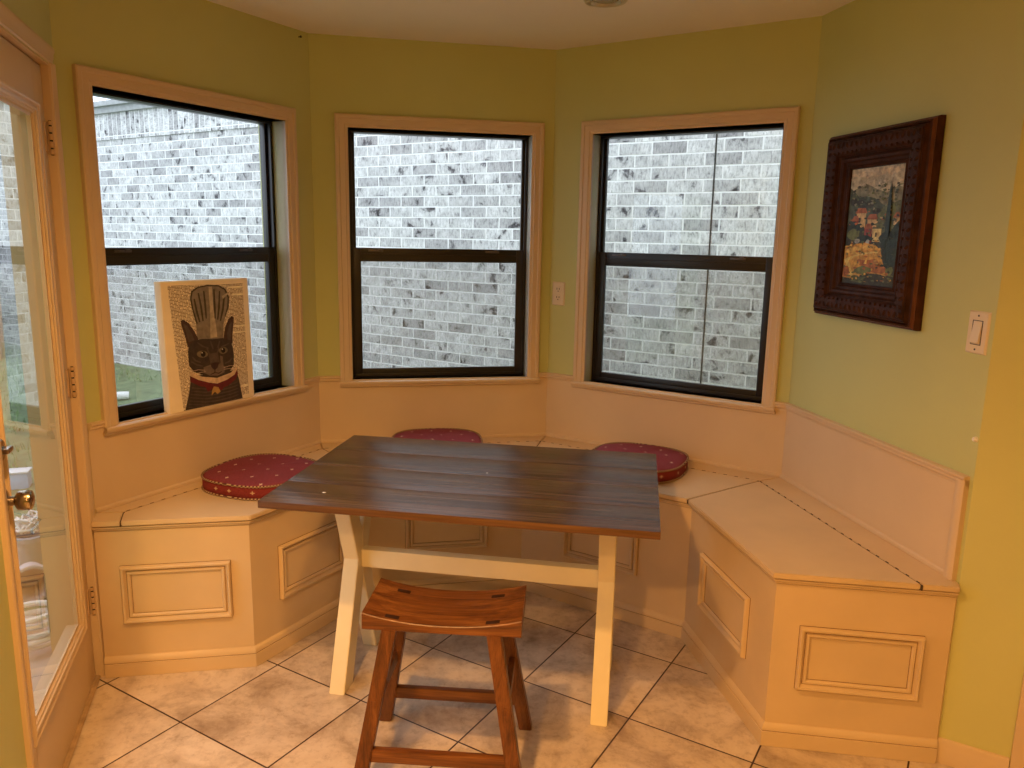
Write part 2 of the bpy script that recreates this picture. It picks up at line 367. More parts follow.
# window openings: u0,u1 per bay wall; z common
U = [(.1134, .9595), (.1579, .9965), (.2091, 1.0516)]
WB, WT, CT = .8837, 2.0267, .0567
wl = [wall('wall_left', 2, 'green', [(U[0][0], U[0][1], WB, WT)], 'olive green wall with the left window and the cat print'),
      wall('wall_back_left', 3, 'green', [(U[1][0], U[1][1], WB, WT)], 'olive green wall with the middle window'),
      wall('wall_back_right', 4, 'green', [(U[2][0], U[2][1], WB, WT)], 'olive green wall with the right window and the outlet')]
wall('wall_right', 5, 'green', [], 'olive green wall where the framed landscape hangs')
DU0 = DL-.085-.815; DU1 = DL-.085+.008
_, FD = wall('wall_door_side', 1, 'green', [(DU0, DU1, 0, 2.06)], 'olive green wall holding the glass door')
wall('wall_far_right', 6, 'green_lit', [], 'green wall coloured by warm light beyond the right end of the bench')
wall('wall_far_left', 0, 'green', [], 'green wall behind the hinge-less side of the glass door')
# the rest of the room, behind the camera
bm = B_()
back = [(WE[0], WE[1]), (WE[0], -3.2), (WF[0], -3.2), (WF[0], WF[1])]
for a, b in zip(back[:-1], back[1:]):
    d = Vector((b[0]-a[0], b[1]-a[1], 0)).normalized(); n = Vector((-d.y, d.x, 0))
    prism(bm, [(a[0], a[1]), (b[0], b[1]), (b[0]+n.x*TH, b[1]+n.y*TH), (a[0]+n.x*TH, a[1]+n.y*TH)], 0, ZC)
tag(link('wall_kitchen_side', bm, 'green'), 'walls enclosing the room behind the viewer', 'wall', None, 'structure')
room = FULL + [(WE[0], -3.2), (WF[0], -3.2)]
outer = OUT + [(WE[0]+TH, -3.3), (WF[0]-TH, -3.3)]
bm = B_(); prism(bm, outer, -.12, 0); tag(link('floor', bm, 'tiles'), 'diagonal square beige stone tile floor', 'floor', None, 'structure')
bm = B_(); prism(bm, outer, ZC, ZC+.1); tag(link('ceiling', bm, 'ceil'), 'pinkish beige textured ceiling', 'ceiling', None, 'structure')

# ------------------------------------------------------------------ windows
CASE = [(0, -.012), (0, .011), (.004, .014), (.011, .014), (.015, .018), (.036, .018), (.040, .022), (.052, .022), (CT, .018), (CT, -.012)]
def vplace(u, z, h): return Vector((u, -h, z))
wlabel = ['left black-framed window with the cat print on its sill', 'middle black-framed window of the bay', 'right black-framed window beside the framed landscape']
def window(n, F, u0, u1):
    win = thing('window_%d' % n, wlabel[n-1], 'window', F, None, 'structure')
    def part(name, bm, mat, parent=win): return link(name, bm, mat, parent)
    # casing: left, top, right
    bm = B_(); sweep(bm, [(u1, WB-.002), (u1, WT), (u0, WT), (u0, WB-.002)], False, CASE, vplace); part('casing', bm, 'white')
    # sill board with rounded nose and apron moulding
    bm = B_()
    prof = [(-.066, WB-.02), (-.066, WB), (.030, WB), (.034, WB-.003), (.034, WB-.012), (.031, WB-.016), (.023, WB-.017), (.022, WB-.026), (.016, WB-.029), (.0065, WB-.030), (.0065, WB-.02)]
    x0, x1 = u0-CT-.003, u1+CT+.003
    ra = [bm.verts.new((x0 if d > -.01 else u0-.0, -d, z)) for d, z in prof]; rb = [bm.verts.new((x1 if d > -.01 else u1, -d, z)) for d, z in prof]
    k = len(prof)
    for j in range(k): bm.faces.new([ra[j], ra[(j+1) % k], rb[(j+1) % k], rb[j]])
    bm.faces.new(ra); bm.faces.new(rb[::-1]); part('sill', bm, 'white')
    # painted reveal boards
    bm = B_()
    for a, b in ((u0-.02, u0), (u1, u1+.02)): box(bm, a, b, -.010, .149, WB, WT)
    box(bm, u0-.02, u1+.02, -.010, .149, WT, WT+.02); part('reveal', bm, 'reveal')
    # black outer frame
    def ring(bm, a0, a1, z0, z1, w, d0, d1, wt=None, wbm=None):
        wt = w if wt is None else wt; wbm = w if wbm is None else wbm
        box(bm, a0, a0+w, d0, d1, z0, z1, .0015); box(bm, a1-w, a1, d0, d1, z0, z1, .0015)
        box(bm, a0+w, a1-w, d0, d1, z1-wt, z1, .0015); box(bm, a0+w, a1-w, d0, d1, z0, z0+wbm, .0015)
    bm = B_(); ring(bm, u0, u1, WB-.005, WT, .014, .066, .130, .010, .024); part('frame', bm, 'sash')
    # upper sash (set back) and lower sash (forward)
    up = B_(); ring(up, u0+.010, u1-.010, 1.452, WT-.002, .017, .086, .104, .009, .045); us = part('upper_sash', up, 'sash')
    lo = B_(); ring(lo, u0+.012, u1-.012, WB+.010, 1.5005, .036, .069, .0855, .063, .034)
    box(lo, u0+.05, u1-.05, .0665, .0695, 1.470, 1.474, .0012); box(lo, u0+.05, u1-.05, .0665, .0695, 1.438, 1.443, .0012); ls = part('lower_sash', lo, 'sash')
    for par, z0, z1, y in ((us, 1.49, WT-.008, .095), (ls, WB+.039, 1.445, .0775)):
        bm = B_(); a0, a1 = u0+.026, u1-.026
        v = [bm.verts.new(p) for p in ((a0, y, z0), (a1, y, z0), (a1, y, z1), (a0, y, z1))]; bm.faces.new(v)
        part('pane', bm, 'glass', par)
    for s in (.14, .80):
        bm = B_(); x = u0+(u1-u0)*s
        box(bm, x-.034, x+.034, .0660, .0695, 1.484, 1.493, .0015); box(bm, x-.020, x+.004, .0640, .0665, 1.486, 1.491, .001)
        box(bm, x+.008, x+.026, .0635, .0665, 1.4855, 1.4965, .001)
        part('sash_lock', bm, 'steel', ls)
    bm = B_(); v = [bm.verts.new(p) for p in ((u0+.02, .118, WB+.01), (u1-.02, .118, WB+.01), (u1-.02, .118, 1.46), (u0+.02, .118, 1.46))]; bm.faces.new(v); part('insect_screen', bm, 'screen')
    return win
for i in range(3): window(i+1, wl[i][1], *U[i])

# ------------------------------------------------------------------ wainscot and chair rails (setting)
RAIL = [(0, ZR-.040), (.004, ZR-.040), (.008, ZR-.032), (.008, ZR-.028), (.014, ZR-.022), (.014, ZR-.014), (.020, ZR-.009), (.020, ZR-.002), (.016, ZR), (0, ZR)]
def extr(bm, prof, x0, x1, m0=0, m1=0):
    """profile (d,z) along local x; m = miter slope at the ends"""
    a = [bm.verts.new((x0+d*m0, -d, z)) for d, z in prof]; b = [bm.verts.new((x1-d*m1, -d, z)) for d, z in prof]; k = len(prof)
    for j in range(k): bm.faces.new([a[j], a[(j+1) % k], b[(j+1) % k], b[j]])
    bm.faces.new(a); bm.faces.new(b[::-1])
angs = [math.atan2(FULL[i+1][1]-FULL[i][1], FULL[i+1][0]-FULL[i][0]) for i in range(len(FULL)-1)]
def mit(i): return math.tan((angs[i]-angs[i+1])/2)      # between wall i and i+1
wn = ['left', 'back_left', 'back_right', 'right']
PAN = [(0, ZS-.01), (.006, ZS-.01), (.006, ZR-.02), (0, ZR-.02)]
for k, i in enumerate((2, 3, 4, 5)):
    a, b = FULL[i], FULL[i+1]; F = frame_of(a, b); ln = length(a, b)
    p = thing('trim_%d' % (k+1), 'white wainscot panel and chair rail on the %s' % ('left bay wall', 'middle left bay wall', 'middle right bay wall', 'right wall below the landscape')[k], 'wainscot', F, None, 'structure')
    bm = B_(); m0, m1 = mit(i-1), (mit(i) if i < 5 else 0)
    if i < 5:
        u0, u1 = U[k]; extr(bm, PAN, 0, ln, m0, m1)
        # the panel stops under the window sill
        link('panel', bm, 'white', p)
        bm = B_(); extr(bm, RAIL, 0, u0-CT, m0, 0); extr(bm, RAIL, u1+CT, ln, 0, m1); link('chair_rail', bm, 'white', p)
    else:
        extr(bm, PAN, 0, ln-.018, m0, 0); link('panel', bm, 'white', p)
        bm = B_(); extr(bm, RAIL, 0, ln-.014, m0, 0); link('chair_rail', bm, 'white', p)
        bm = B_()
        prof = [(ln-q, w_) for q, w_ in ((.052, .006), (.052, .012), (.046, .016), (.038, .016), (.034, .020), (.020, .020), (.014, .016), (.014, .0))]
        lo_ = [bm.verts.new((x, -d, ZS)) for x, d in prof]; hi_ = [bm.verts.new((x, -d, ZR-.012)) for x, d in prof]
        for j in range(len(prof)): bm.faces.new([lo_[j], lo_[(j+1) % len(prof)], hi_[(j+1) % len(prof)], hi_[j]])
        bm.faces.new(lo_); bm.faces.new(hi_[::-1]); link('end_trim', bm, 'white', p)
    bm = B_(); extr(bm, [(.006, ZS), (.013, ZS), (.013, ZS+.010), (.009, ZS+.015), (.006, ZS+.015)], 0, ln-(.03 if i == 5 else 0), m0, m1); link('foot_strip', bm, 'white', p)

# baseboard on the warm-lit green wall, and the casing of the opening at the right edge
BASEP = [(0, 0), (.014, 0), (.014, .050), (.011, .054), (.011, .066), (.006, .076), (0, .078)]
F6 = frame_of(W[4], WE)
bm = B_(); extr(bm, BASEP, -.004, .185); tag(link('baseboard_right', bm, 'white', None, F6), 'white baseboard along the warm-lit green wall', 'baseboard', None, 'structure')
bm = B_(); extr(bm, [(0, 0), (.018, 0), (.018, 2.1), (0, 2.1)], .187, .245); extr(bm, [(0, 0), (.026, 0), (.026, 2.1), (0, 2.1)], .225, .245)
tag(link('trim_5', bm, 'white', None, F6), 'white door casing at the far right edge of the warm-lit green wall', 'trim', None, 'structure')

# ------------------------------------------------------------------ glass door
F_D = frame_of((-1.45495, 2.49013), (-1.45495+TD[0], 2.49013+TD[1]))
door = thing('door_1', 'white glass-panelled door with metal knob at left', 'door', F_D, None, 'structure')
DW = .812
bm = B_(); gx0, gx1, gz0, gz1 = -DW+.105, -.112, .258, 1.908
box(bm, -DW, gx0, 0, .044, .012, 2.05, .002); box(bm, gx1, 0, 0, .044, .012, 2.05, .002)
box(bm, gx0, gx1, 0, .044, .012, gz0, 0); box(bm, gx0, gx1, 0, .044, gz1, 2.05, 0)
link('slab', bm, 'white', door)
bm = B_(); prof = [(-.012, -.012), (-.012, -.006), (-.009, -.001), (-.005, .0), (-.003, .005), (.003, .007), (.007, .003), (.010, .004), (.014, .009), (.019, .010), (.023, .006), (.025, .0), (.025, -.002)]
sweep(bm, [(gx1, gz0), (gx1, gz1), (gx0, gz1), (gx0, gz0)], True, prof, vplace); link('lite_frame', bm, 'white', door)
bm = B_(); sweep(bm, [(gx1-.012, gz0+.012), (gx1-.012, gz1-.012), (gx0+.012, gz1-.012), (gx0+.012, gz0+.012)], True, [(-.009, -.044), (-.009, -.0085), (-.003, -.0075), (.0, -.0075), (.0, -.044)], vplace); link('glazing_bead', bm, 'white', door)
bm = B_(); v = [bm.verts.new(p) for p in ((gx0, .009, gz0), (gx1, .009, gz0), (gx1, .009, gz1), (gx0, .009, gz1))]; bm.faces.new(v); link('pane', bm, 'doorglass', door)
# knob and deadbolt
RX = Matrix.Rotation(R(90), 4, 'X')   # local z -> -y (into the room)
bm = B_(); lathe(bm, [(0, 0), (.032, 0), (.032, .004), (.026, .009), (.013, .013), (.011, .026), (.018, .030), (.0225, .034), (.0245, .044), (.0245, .056), (.0225, .062), (.016, .065), (0, .066)], 28, Matrix.Translation((-.757, 0, .917)) @ RX); tag(link('knob', bm, 'brass', door), 'metal round door knob')
bm = B_(); lathe(bm, [(0, 0), (.030, 0), (.030, .006), (.024, .012), (0, .013)], 24, Matrix.Translation((-.757, 0, 1.045)) @ RX)
box(bm, -.777, -.737, -.030, -.012, 1.039, 1.051, .003); tag(link('deadbolt', bm, 'brass', door), 'metal thumb-turn deadbolt')
for z in (1.84, 1.069, .294):
    bm = B_()
    for a, b in ((-.050, -.034), (-.029, -.011), (-.006, .012), (.017, .034), (.039, .050)): lathe(bm, [(0, a), (.0065, a), (.0075, a+.001), (.0075, b-.001), (.0065, b), (0, b)], 12, Matrix.Translation((.003, -.012, z)))
    box(bm, -.022, .002, -.003, .0005, z-.045, z+.045, .0006); box(bm, .004, .010, -.006, .0005, z-.045, z+.045, .0006); h = link('hinge', bm, 'hinge', door)
    bm = B_(); lathe(bm, [(0, -.052), (.0045, -.052), (.0045, .052), (0, .052)], 10, Matrix.Translation((.003, -.012, z))); tag(link('pin', bm, 'dark', h), 'dark hinge pin')
# jamb, casing, threshold (wall frame of the door wall: x along, -y into the room)
cs = thing('trim_6', 'white casing round the glass door', 'door casing', F_D, None, 'structure')
bm = B_()
for a, b in ((-.825, -DW-.004), (.003, .020)): box(bm, a, b, -.021, .129, 0, 2.062)
box(bm, -.825, .020, -.021, .129, 2.055, 2.075)
box(bm, -DW-.004, -DW+.008, .046, .060, 0, 2.05); box(bm, -.008, .003, .046, .060, 0, 2.05); box(bm, -DW, .0, .046, .060, 2.045, 2.056); link('jamb', bm, 'white', cs)
CASED = [(0, .005), (0, .024), (.003, .027), (.012, .027), (.017, .030), (.030, .031), (.036, .034), (.046, .034), (.050, .031), (.050, .005)]
bm = B_(); sweep(bm, [(.040, 2.062), (-.812, 2.062), (-.812, 0)], False, CASED, vplace); sweep(bm, [(.006, 0), (.006, 2.062)], False, [(a*.66, b) for a, b in CASED], vplace); link('casing', bm, 'white', cs)
bm = B_(); extr(bm, [(-.129, 0), (.010, 0), (.016, .006), (.010, .011), (-.129, .011)], -.805, .003); link('threshold', bm, 'threshold', cs)

# ------------------------------------------------------------------ built-in benches
BODY = offset_path(BP, -.012)        # front boards
NOSE = offset_path(BP, .012)
def lerp(a, b, t): return (a[0]+(b[0]-a[0])*t, a[1]+(b[1]-a[1])*t)
def isect(p, d, q, e):
    k = d[0]*e[1]-d[1]*e[0]; t = ((q[0]-p[0])*e[1]-(q[1]-p[1])*e[0])/k; return (p[0]+d[0]*t, p[1]+d[1]*t)
def sub(a, b): return (b[0]-a[0], b[1]-a[1])
OL = [offset_path(W[k:k+2], o) for k, o in enumerate((.080, .104, .110, .122))]     # lines of the lid hinges
HL = [OL[0][0]]+[isect(OL[k][0], sub(*OL[k]), OL[k+1][0], sub(*OL[k+1])) for k in range(3)]+[OL[3][1]]
HL[4] = isect(HL[3], sub(HL[3], HL[4]), NOSE[5], sub(NOSE[5], NOSE[6]))
seamA0 = isect(NOSE[0], sub(NOSE[0], NOSE[1]), (-1.321, 2.475), (-.30, 1)); 
HL0 = isect(HL[1], sub(HL[0], HL[1]), (-1.321, 2.475), (-.36, 1))
GAP = .0019
def shrink(poly, g):
    # inset of a polygon (any orientation)
    A = sum(poly[i][0]*poly[(i+1) % len(poly)][1]-poly[(i+1) % len(poly)][0]*poly[i][1] for i in range(len(poly)))
    return offset_path(poly, -g if A > 0 else g, True)
LT = .018
def slab(bm, poly, z0, z1, gap=GAP): prism(bm, shrink(poly, gap), z0, z1, 0, .003)
NP = [(-.004, ZS-.0415), (.0012, ZS-.0415), (.0012, ZS-.040), (.003, ZS-.040), (.007, ZS-.036), (.007, ZS-.031), (.0085, ZS-.0300), (.015, ZS-.027), (.015, ZS-.0235), (.012, ZS-.0215), (-.004, ZS-.0215)]
def pplace(x, y, h): return Vector((x, y, h))
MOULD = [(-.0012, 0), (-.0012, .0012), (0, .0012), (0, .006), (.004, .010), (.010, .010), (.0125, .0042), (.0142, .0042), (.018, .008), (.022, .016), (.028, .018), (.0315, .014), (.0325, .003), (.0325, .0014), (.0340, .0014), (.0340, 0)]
MOULDM = [1, 1, 0, 0, 0, 0, 1, 0, 0, 0, 0, 0, 0, 1, 1, 0]  # crevice faces take the painted shade colour
def bench(label, segs, poly_lid, poly_strip, extra, back, panels, seams=()):
    """segs: indices of front segments; back: wall points"""
    t = thing('window_bench', label, 'bench', None, 'built-in bench units round the bay')
    path = [BODY[segs[0]]] + [BODY[s+1] for s in segs]
    # body: front boards (a box with thickness) closed by the walls behind
    bm = B_(); prism(bm, path + back[::-1], .002, ZS-LT-.001); bo = link('body', bm, ['bench', 'gap_shade_wood'], t)
    for f in bo.data.polygons:
        if f.normal.z > .9: f.material_index = 1
    bm = B_(); slab(bm, poly_lid, ZS-LT, ZS); lid = link('lid', bm, 'bench', t)
    bm = B_(); slab(bm, poly_strip, ZS-LT, ZS-.0008); link('hinge_strip', bm, 'bench', t)
    for e in extra: bm = B_(); slab(bm, e, ZS-LT, ZS-.0004); link('fixed_end', bm, 'bench', t)
    bm = B_(); a, b = poly_strip[1], poly_strip[2]; k = max(8, int(length(a, b)/.016))
    tube(bm, [(*lerp(a, b, .01+.98*q/k), ZS-.0002) for q in range(k+1)], .0015, 6, False, 0, None)
    for q, f in enumerate(bm.faces): f.material_index = 1 if (q//6) % 3 == 0 else 0
    link('piano_hinge', bm, ['bench', 'shade_brown' if len(segs) < 2 or segs[0] == 0 else 'gap_shade_wood'], t)
    for a, b in seams:  # dark filler strip paints the shade inside each seat gap
        d = sub(a, b); l_ = math.hypot(*d); nx, ny = -d[1]/l_*.0018, d[0]/l_*.0018
        bm = B_(); prism(bm, [(a[0]+nx, a[1]+ny), (b[0]+nx, b[1]+ny), (b[0]-nx, b[1]-ny), (a[0]-nx, a[1]-ny)], ZS-LT-.0005, ZS-.0022); tag(link('seam', bm, 'gap_shade_wood', t), 'dark strip standing for shade in the gap between the seat boards')
    def seg_sweep(prof, name, shaded=()):
        bm = B_(); nm = norms(BODY, False); idx = [segs[0]] + [s+1 for s in segs]; rings = []
        for i in idx: rings.append([bm.verts.new((BODY[i][0]+nm[i][0]*o, BODY[i][1]+nm[i][1]*o, h)) for o, h in prof])
        k = len(prof)
        for a, b in zip(rings[:-1], rings[1:]):
            for j in range(k): bm.faces.new([a[j], a[(j+1) % k], b[(j+1) % k], b[j]]).material_index = 1 if j in shaded else 0
        bm.faces.new(rings[0]); bm.faces.new(rings[-1][::-1]); return link(name, bm, ['bench', 'shade_brown'], t)
    seg_sweep(NP, 'nosing', (1, 5, 9, 10))  # listed groove faces are coloured dark as shade lines
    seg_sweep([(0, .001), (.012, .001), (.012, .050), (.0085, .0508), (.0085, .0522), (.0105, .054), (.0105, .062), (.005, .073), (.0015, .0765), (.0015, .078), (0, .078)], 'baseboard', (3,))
    for s, u0, u1, z0, z1 in panels:
        F = frame_of(BP[s], BP[s+1]); Fo = F @ Matrix.Translation((0, .012, 0))
        bm = B_(); w = .033
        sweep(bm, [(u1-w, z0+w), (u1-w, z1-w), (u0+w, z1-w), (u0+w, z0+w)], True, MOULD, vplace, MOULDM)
        link('panel_moulding', bm, ['bench', 'shade_brown'], t, Fo)
    return t
M1, M2, M3 = HL[1], HL[2], HL[3]
bench('cream bench unit under the left window, its end facing the room beside the glass door', [0, 1],
      [seamA0, NOSE[1], NOSE[2], M1, HL0], [W[0], HL0, M1, W[1]], [[NOSE[0], seamA0, HL0, W[0]]], [W[0], W[1]],
      [(0, .074, .441, .203, .416), (1, .135, .495, .207, .418)], [(NOSE[2], M1), (HL0, M1), (seamA0, HL0)])
bench('cream bench unit under the middle window, behind the table', [2], [NOSE[2], NOSE[3], M2, M1], [W[1], M1, M2, W[2]], [], [W[1], W[2]], [(2, .164, .524, .211, .42)], [(NOSE[3], M2), (M1, M2)])
bench('cream bench unit under the right window, holding the right-hand cushion', [3], [NOSE[3], NOSE[4], M3, M2], [W[2], M2, M3, W[3]], [], [W[2], W[3]], [(3, .212, .556, .212, .42)], [(NOSE[4], M3), (M2, M3)])
bench('cream bench unit with empty lid along the wall below the framed landscape', [4, 5], [NOSE[4], NOSE[5], HL[4], M3], [W[3], M3, HL[4], NOSE[6], W[4]], [], [W[3], W[4]],
      [(4, .130, .505, .207, .421), (5, .088, .447, .204, .413)], [(M3, HL[4])])

# ------------------------------------------------------------------ table
tx, ty, ta, tz = -.1071, 2.5525, -.163, .7595
tw, td, tt = 1.2130, .8150, .0232
tab = thing('dining_table', 'trestle table with dark plank top and cream crossed legs', 'table', Matrix.Translation((tx, ty, 0)) @ Matrix.Rotation(ta, 4, 'Z'))
bm = B_()
ys = [-td/2, -.2075, -.010, .188, td/2]
for y0, y1 in zip(ys[:-1], ys[1:]): box(bm, -tw/2+random.uniform(0, .002), tw/2-random.uniform(0, .002), y0+(.0003 if abs(y0+.01) < .001 else .0011), y1-(.0003 if abs(y1+.01) < .001 else .0011), tz-tt, tz, .0010)
top = link('tabletop', bm, ['tabletop', 'tableedge'], tab)
for f in top.data.polygons:
    if abs(f.normal.z) < .3: f.material_index = 1
for (x, y, r) in ((-.440, -.290, .007), (.023, .025, .004)):
    bm = B_(); lathe(bm, [(0, .0006), (r*.7, .0005), (r, -.0002)], 9, Matrix.Translation((x, y, tz)) @ Matrix.Scale(.55, 4, (0, 1, 0)))
    tag(link('paint_fleck', bm, 'chalk', top), 'pale fleck on the plank top')
LW = .0546
def leg(sx, sy):
    bm = B_(); x1 = .478*sx; x0 = x1-LW*sx; e = .0004
    prof_f = [(-.211, 0.), (-.048, .430), (-.165, tz-tt-.001)]; prof_b = [(-.125, 0.), (-.0006, .36), (-.0006, .50), (-.085, tz-tt-.001)]
    pts = [(-.211, 0), (-.125, 0), (-.0006, .345), (-.0006, .515), (-.080, tz-tt-.0005), (-.165, tz-tt-.0005), (-.048, .430)]
    a = [bm.verts.new((x0, y*(1 if sy < 0 else -1), z)) for y, z in pts]; b = [bm.verts.new((x1, y*(1 if sy < 0 else -1), z)) for y, z in pts]
    n = len(pts)
    for i in range(n): bm.faces.new([a[i], a[(i+1) % n], b[(i+1) % n], b[i]])
    bm.faces.new(a); bm.faces.new(b[::-1])
    bmesh.ops.recalc_face_normals(bm, faces=list(bm.faces))
    bmesh.ops.bevel(bm, geom=list(bm.edges), offset=.0022, segments=2, affect='EDGES')
    return bm
for sx in (-1, 1):
    for sy in (-1, 1): link('leg', leg(sx, sy), 'tableleg', tab)
bm = B_(); box(bm, -.478+LW+.0005, .478-LW-.0005, -.021, .021, .392, .458, .003); link('stretcher', bm, 'tableleg', tab)
for s in (-1, 1):
    bm = B_(); box(bm, s*.4507-.020, s*.4507+.020, -.0795, .0795, tz-tt-.045, tz-tt-.0006, .002); link('top_rail', bm, 'tableleg', tab)

# ------------------------------------------------------------------ stool
st = thing('saddle_stool', 'low brown wooden stool with dished seat in front of the table', 'stool', Matrix.Translation((-.177, 2.1046, 0)) @ Matrix.Rotation(-.0732, 4, 'Z'))
sw, sd, sz, sth, sag = .4500, .2303, .523, .0507, .029
bm = B_(); n = 24; rows = []
for i in range(n+1):
    x = -sw/2+sw*i/n; s = 2*i/n-1; zt = sz-sag*(1-abs(s)**2.2); zb = sz-sth-.002*(1-s*s)
    yy = sd/2-.001*(1-s*s); b_ = .0025
    rows.append([bm.verts.new((x, y, z)) for y, z in ((-yy, zb+b_), (-yy, zt-b_), (-yy+b_, zt), (yy-b_, zt), (yy, zt-b_), (yy, zb+b_), (yy-b_, zb), (-yy+b_, zb))])
for a, b in zip(rows[:-1], rows[1:]):
    for j in range(8): bm.faces.new([a[j], a[(j+1) % 8], b[(j+1) % 8], b[j]])
bm.faces.new(rows[0]); bm.faces.new(rows[-1][::-1])
seat = link('seat', bm, 'stool', st)
for x in (-.143, .143):
    for y in (-.094, .067):
        bm = B_(); s = 2*x/sw; zt = sz-sag*(1-abs(s)**2.2)
        sl = math.atan(sag*2.2*abs(s)**1.2*(2/sw)*(1 if x > 0 else -1))
        box(bm, -.020, .020, -.0095, .0095, -.004, .0006, .0005, Matrix.Translation((x, y, zt)) @ Matrix.Rotation(-sl, 4, 'Y')); tag(link('tenon_end', bm, 'tenon', seat), 'dark tenon end showing through the seat')
ZL = sz-sth+.004
def legpt(sx, sy, z):           # outer corner of a leg at height z
    t = z/(sz-sth); return (sx*(.2506+(.1689-.2506)*t), sy*(.1936+(.1202-.1936)*t))
def quad(sx, sy, z, w): x, y = legpt(sx, sy, z); return [(x, y, z), (x-sx*w, y, z), (x-sx*w, y-sy*w, z), (x, y-sy*w, z)]
for sx in (-1, 1):
    for sy in (-1, 1):
        bm = B_(); hexa(bm, quad(sx, sy, 0, .0405), quad(sx, sy, ZL, .0405), 0, .003); link('leg', bm, 'stoolleg', st)
for sy in (-1, 1):               # front and back rungs
    bm = B_(); zc = .112; xo, yo = legpt(1, sy, zc); y = yo-sy*.020
    box(bm, -xo+.036, xo-.036, y-.011, y+.011, zc-.019, zc+.019, .003); link('rung', bm, 'stool', st)
for sx in (-1, 1):               # side rungs with through tenons
    bm = B_(); zc = .262; xo, yo = legpt(sx, 1, zc); x = xo-sx*.020
    box(bm, x-.010, x+.010, -yo+.036, yo-.036, zc-.019, zc+.019, .003)
    for s in (-1, 1): box(bm, x-.007, x+.007, s*(yo-.010)-.0112, s*(yo-.010)+.0112, zc-.013, zc+.013, .001)
    link('rung', bm, 'stoolleg', st)

# ------------------------------------------------------------------ cushions
def cushion_mesh(rx, ry, h, n=72, e=2.9):
    """round-cornered boxed seat pad, slightly domed"""
    def sh(t, k):
        c, s = math.cos(t), math.sin(t)
        x = math.copysign(abs(c)**(2/e), c)*rx*k; y = math.copysign(abs(s)**(2/e), s)*ry*k
        if y < 0: x *= 1-.10*(y/ry)**2
        return x, y
    ts = [2*math.pi*i/n for i in range(n)]
    bm = B_(); rings = []
    for k, z in ((.95, .002), (.985, .006), (1.0, h*.5), (.985, h-.006), (.95, h), (.88, h+.004), (.7, h+.009), (.45, h+.011), (.2, h+.0115)):
        rings.append([bm.verts.new((*sh(t, k), z+(.0015*math.sin(5*t)+.001*math.sin(9*t+1) if k < .97 and z > .01 else 0))) for t in ts])
    for q, (a, b) in enumerate(zip(rings[:-1], rings[1:])):
        for i in range(n):
            f = bm.faces.new([a[i], a[(i+1) % n], b[(i+1) % n], b[i]]); f.material_index = 1 if q < 4 else 0
    bm.faces.new(rings[-1]); bm.faces.new(rings[0][::-1])
    cord = []
    for z in (.005, h-.002):
        c = B_(); tube(c, [(*sh(2*math.pi*i/180, .995), z) for i in range(180)], .0042, 8, True, 0, 2)
        cord.append(c)
    return bm, cord
def local(i, u, d):
    F = frame_of(W[i], W[i+1]); return F @ Matrix.Translation((u, -d, ZS))
cl = ['burgundy seat cushion under the left window, left of the table', 'burgundy seat cushion under the middle window, mostly behind the table top', 'burgundy seat cushion under the right window at the table corner']
cpos = [(0, .556, .240, 8), (1, .533, .218, -4), (2, .606, .252, 6)]
cb, cc = cushion_mesh(.206, .206, .055)
first = thing('seat_cushion', cl[0], 'cushion', local(*cpos[0][:3]) @ Matrix.Rotation(R(cpos[0][3]), 4, 'Z'), 'burgundy seat cushions on the bench')
parts = [link('cover', cb, ['cushion', 'cushside'], first, None, True, 60)] + [link('piping', c, ['cordA', 'cordB'], first) for c in cc]
for k in (1, 2):
    r = first.copy(); COL.objects.link(r); r['label'] = cl[k]; r.matrix_local = local(*cpos[k][:3]) @ Matrix.Rotation(R(cpos[k][3]), 4, 'Z')
    for p in parts: c = p.copy(); COL.objects.link(c); c.parent = r

# ------------------------------------------------------------------ small wall things
FR = frame_of(W[3], W[4])
sw_ = thing('light_switch', 'ivory light switch plate on the right wall beside the framed landscape', 'light switch', FR @ Matrix.Translation((.969, 0, 1.3225)))
def plate_mesh(w, h):
    bm = B_(); t = bmesh.new()
    hexa(bm, [(-w/2, 0, -h/2), (w/2, 0, -h/2), (w/2, 0, h/2), (-w/2, 0, h/2)], [(-w/2+.005, -.006, -h/2+.005), (w/2-.005, -.006, -h/2+.005), (w/2-.005, -.006, h/2-.005), (-w/2+.005, -.006, h/2-.005)], 0, .001); t.free(); return bm
link('plate', plate_mesh(.079, .123), 'plate', sw_)
bm = B_(); sweep(bm, [(.017, -.033), (.017, .033), (-.017, .033), (-.017, -.033)], True, [(0, .0055), (0, .0068), (.002, .0068), (.002, .0055)], vplace); link('rocker_frame', bm, 'dark', sw_)
bm = B_(); hexa(bm, [(-.0165, -.0055, -.0325), (.0165, -.0055, -.0325), (.0165, -.0055, .0325), (-.0165, -.0055, .0325)], [(-.0155, -.014, -.028), (.0155, -.014, -.028), (.0155, -.0062, .0315), (-.0155, -.0062, .0315)], 0, .001); link('rocker', bm, 'plate', sw_)
for z in (-.048, .048):
    bm = B_(); lathe(bm, [(0, .0072), (.003, .0068), (.0034, .0055)], 10, Matrix.Translation((0, 0, z)) @ RX); link('screw', bm, 'steel', sw_)
F3 = frame_of(W[2], W[3])
ou = thing('wall_outlet', 'ivory power outlet on the wall between the middle and right windows', 'outlet', F3 @ Matrix.Translation((.0505, 0, 1.2985)))
link('plate', plate_mesh(.070, .114), 'plate', ou)
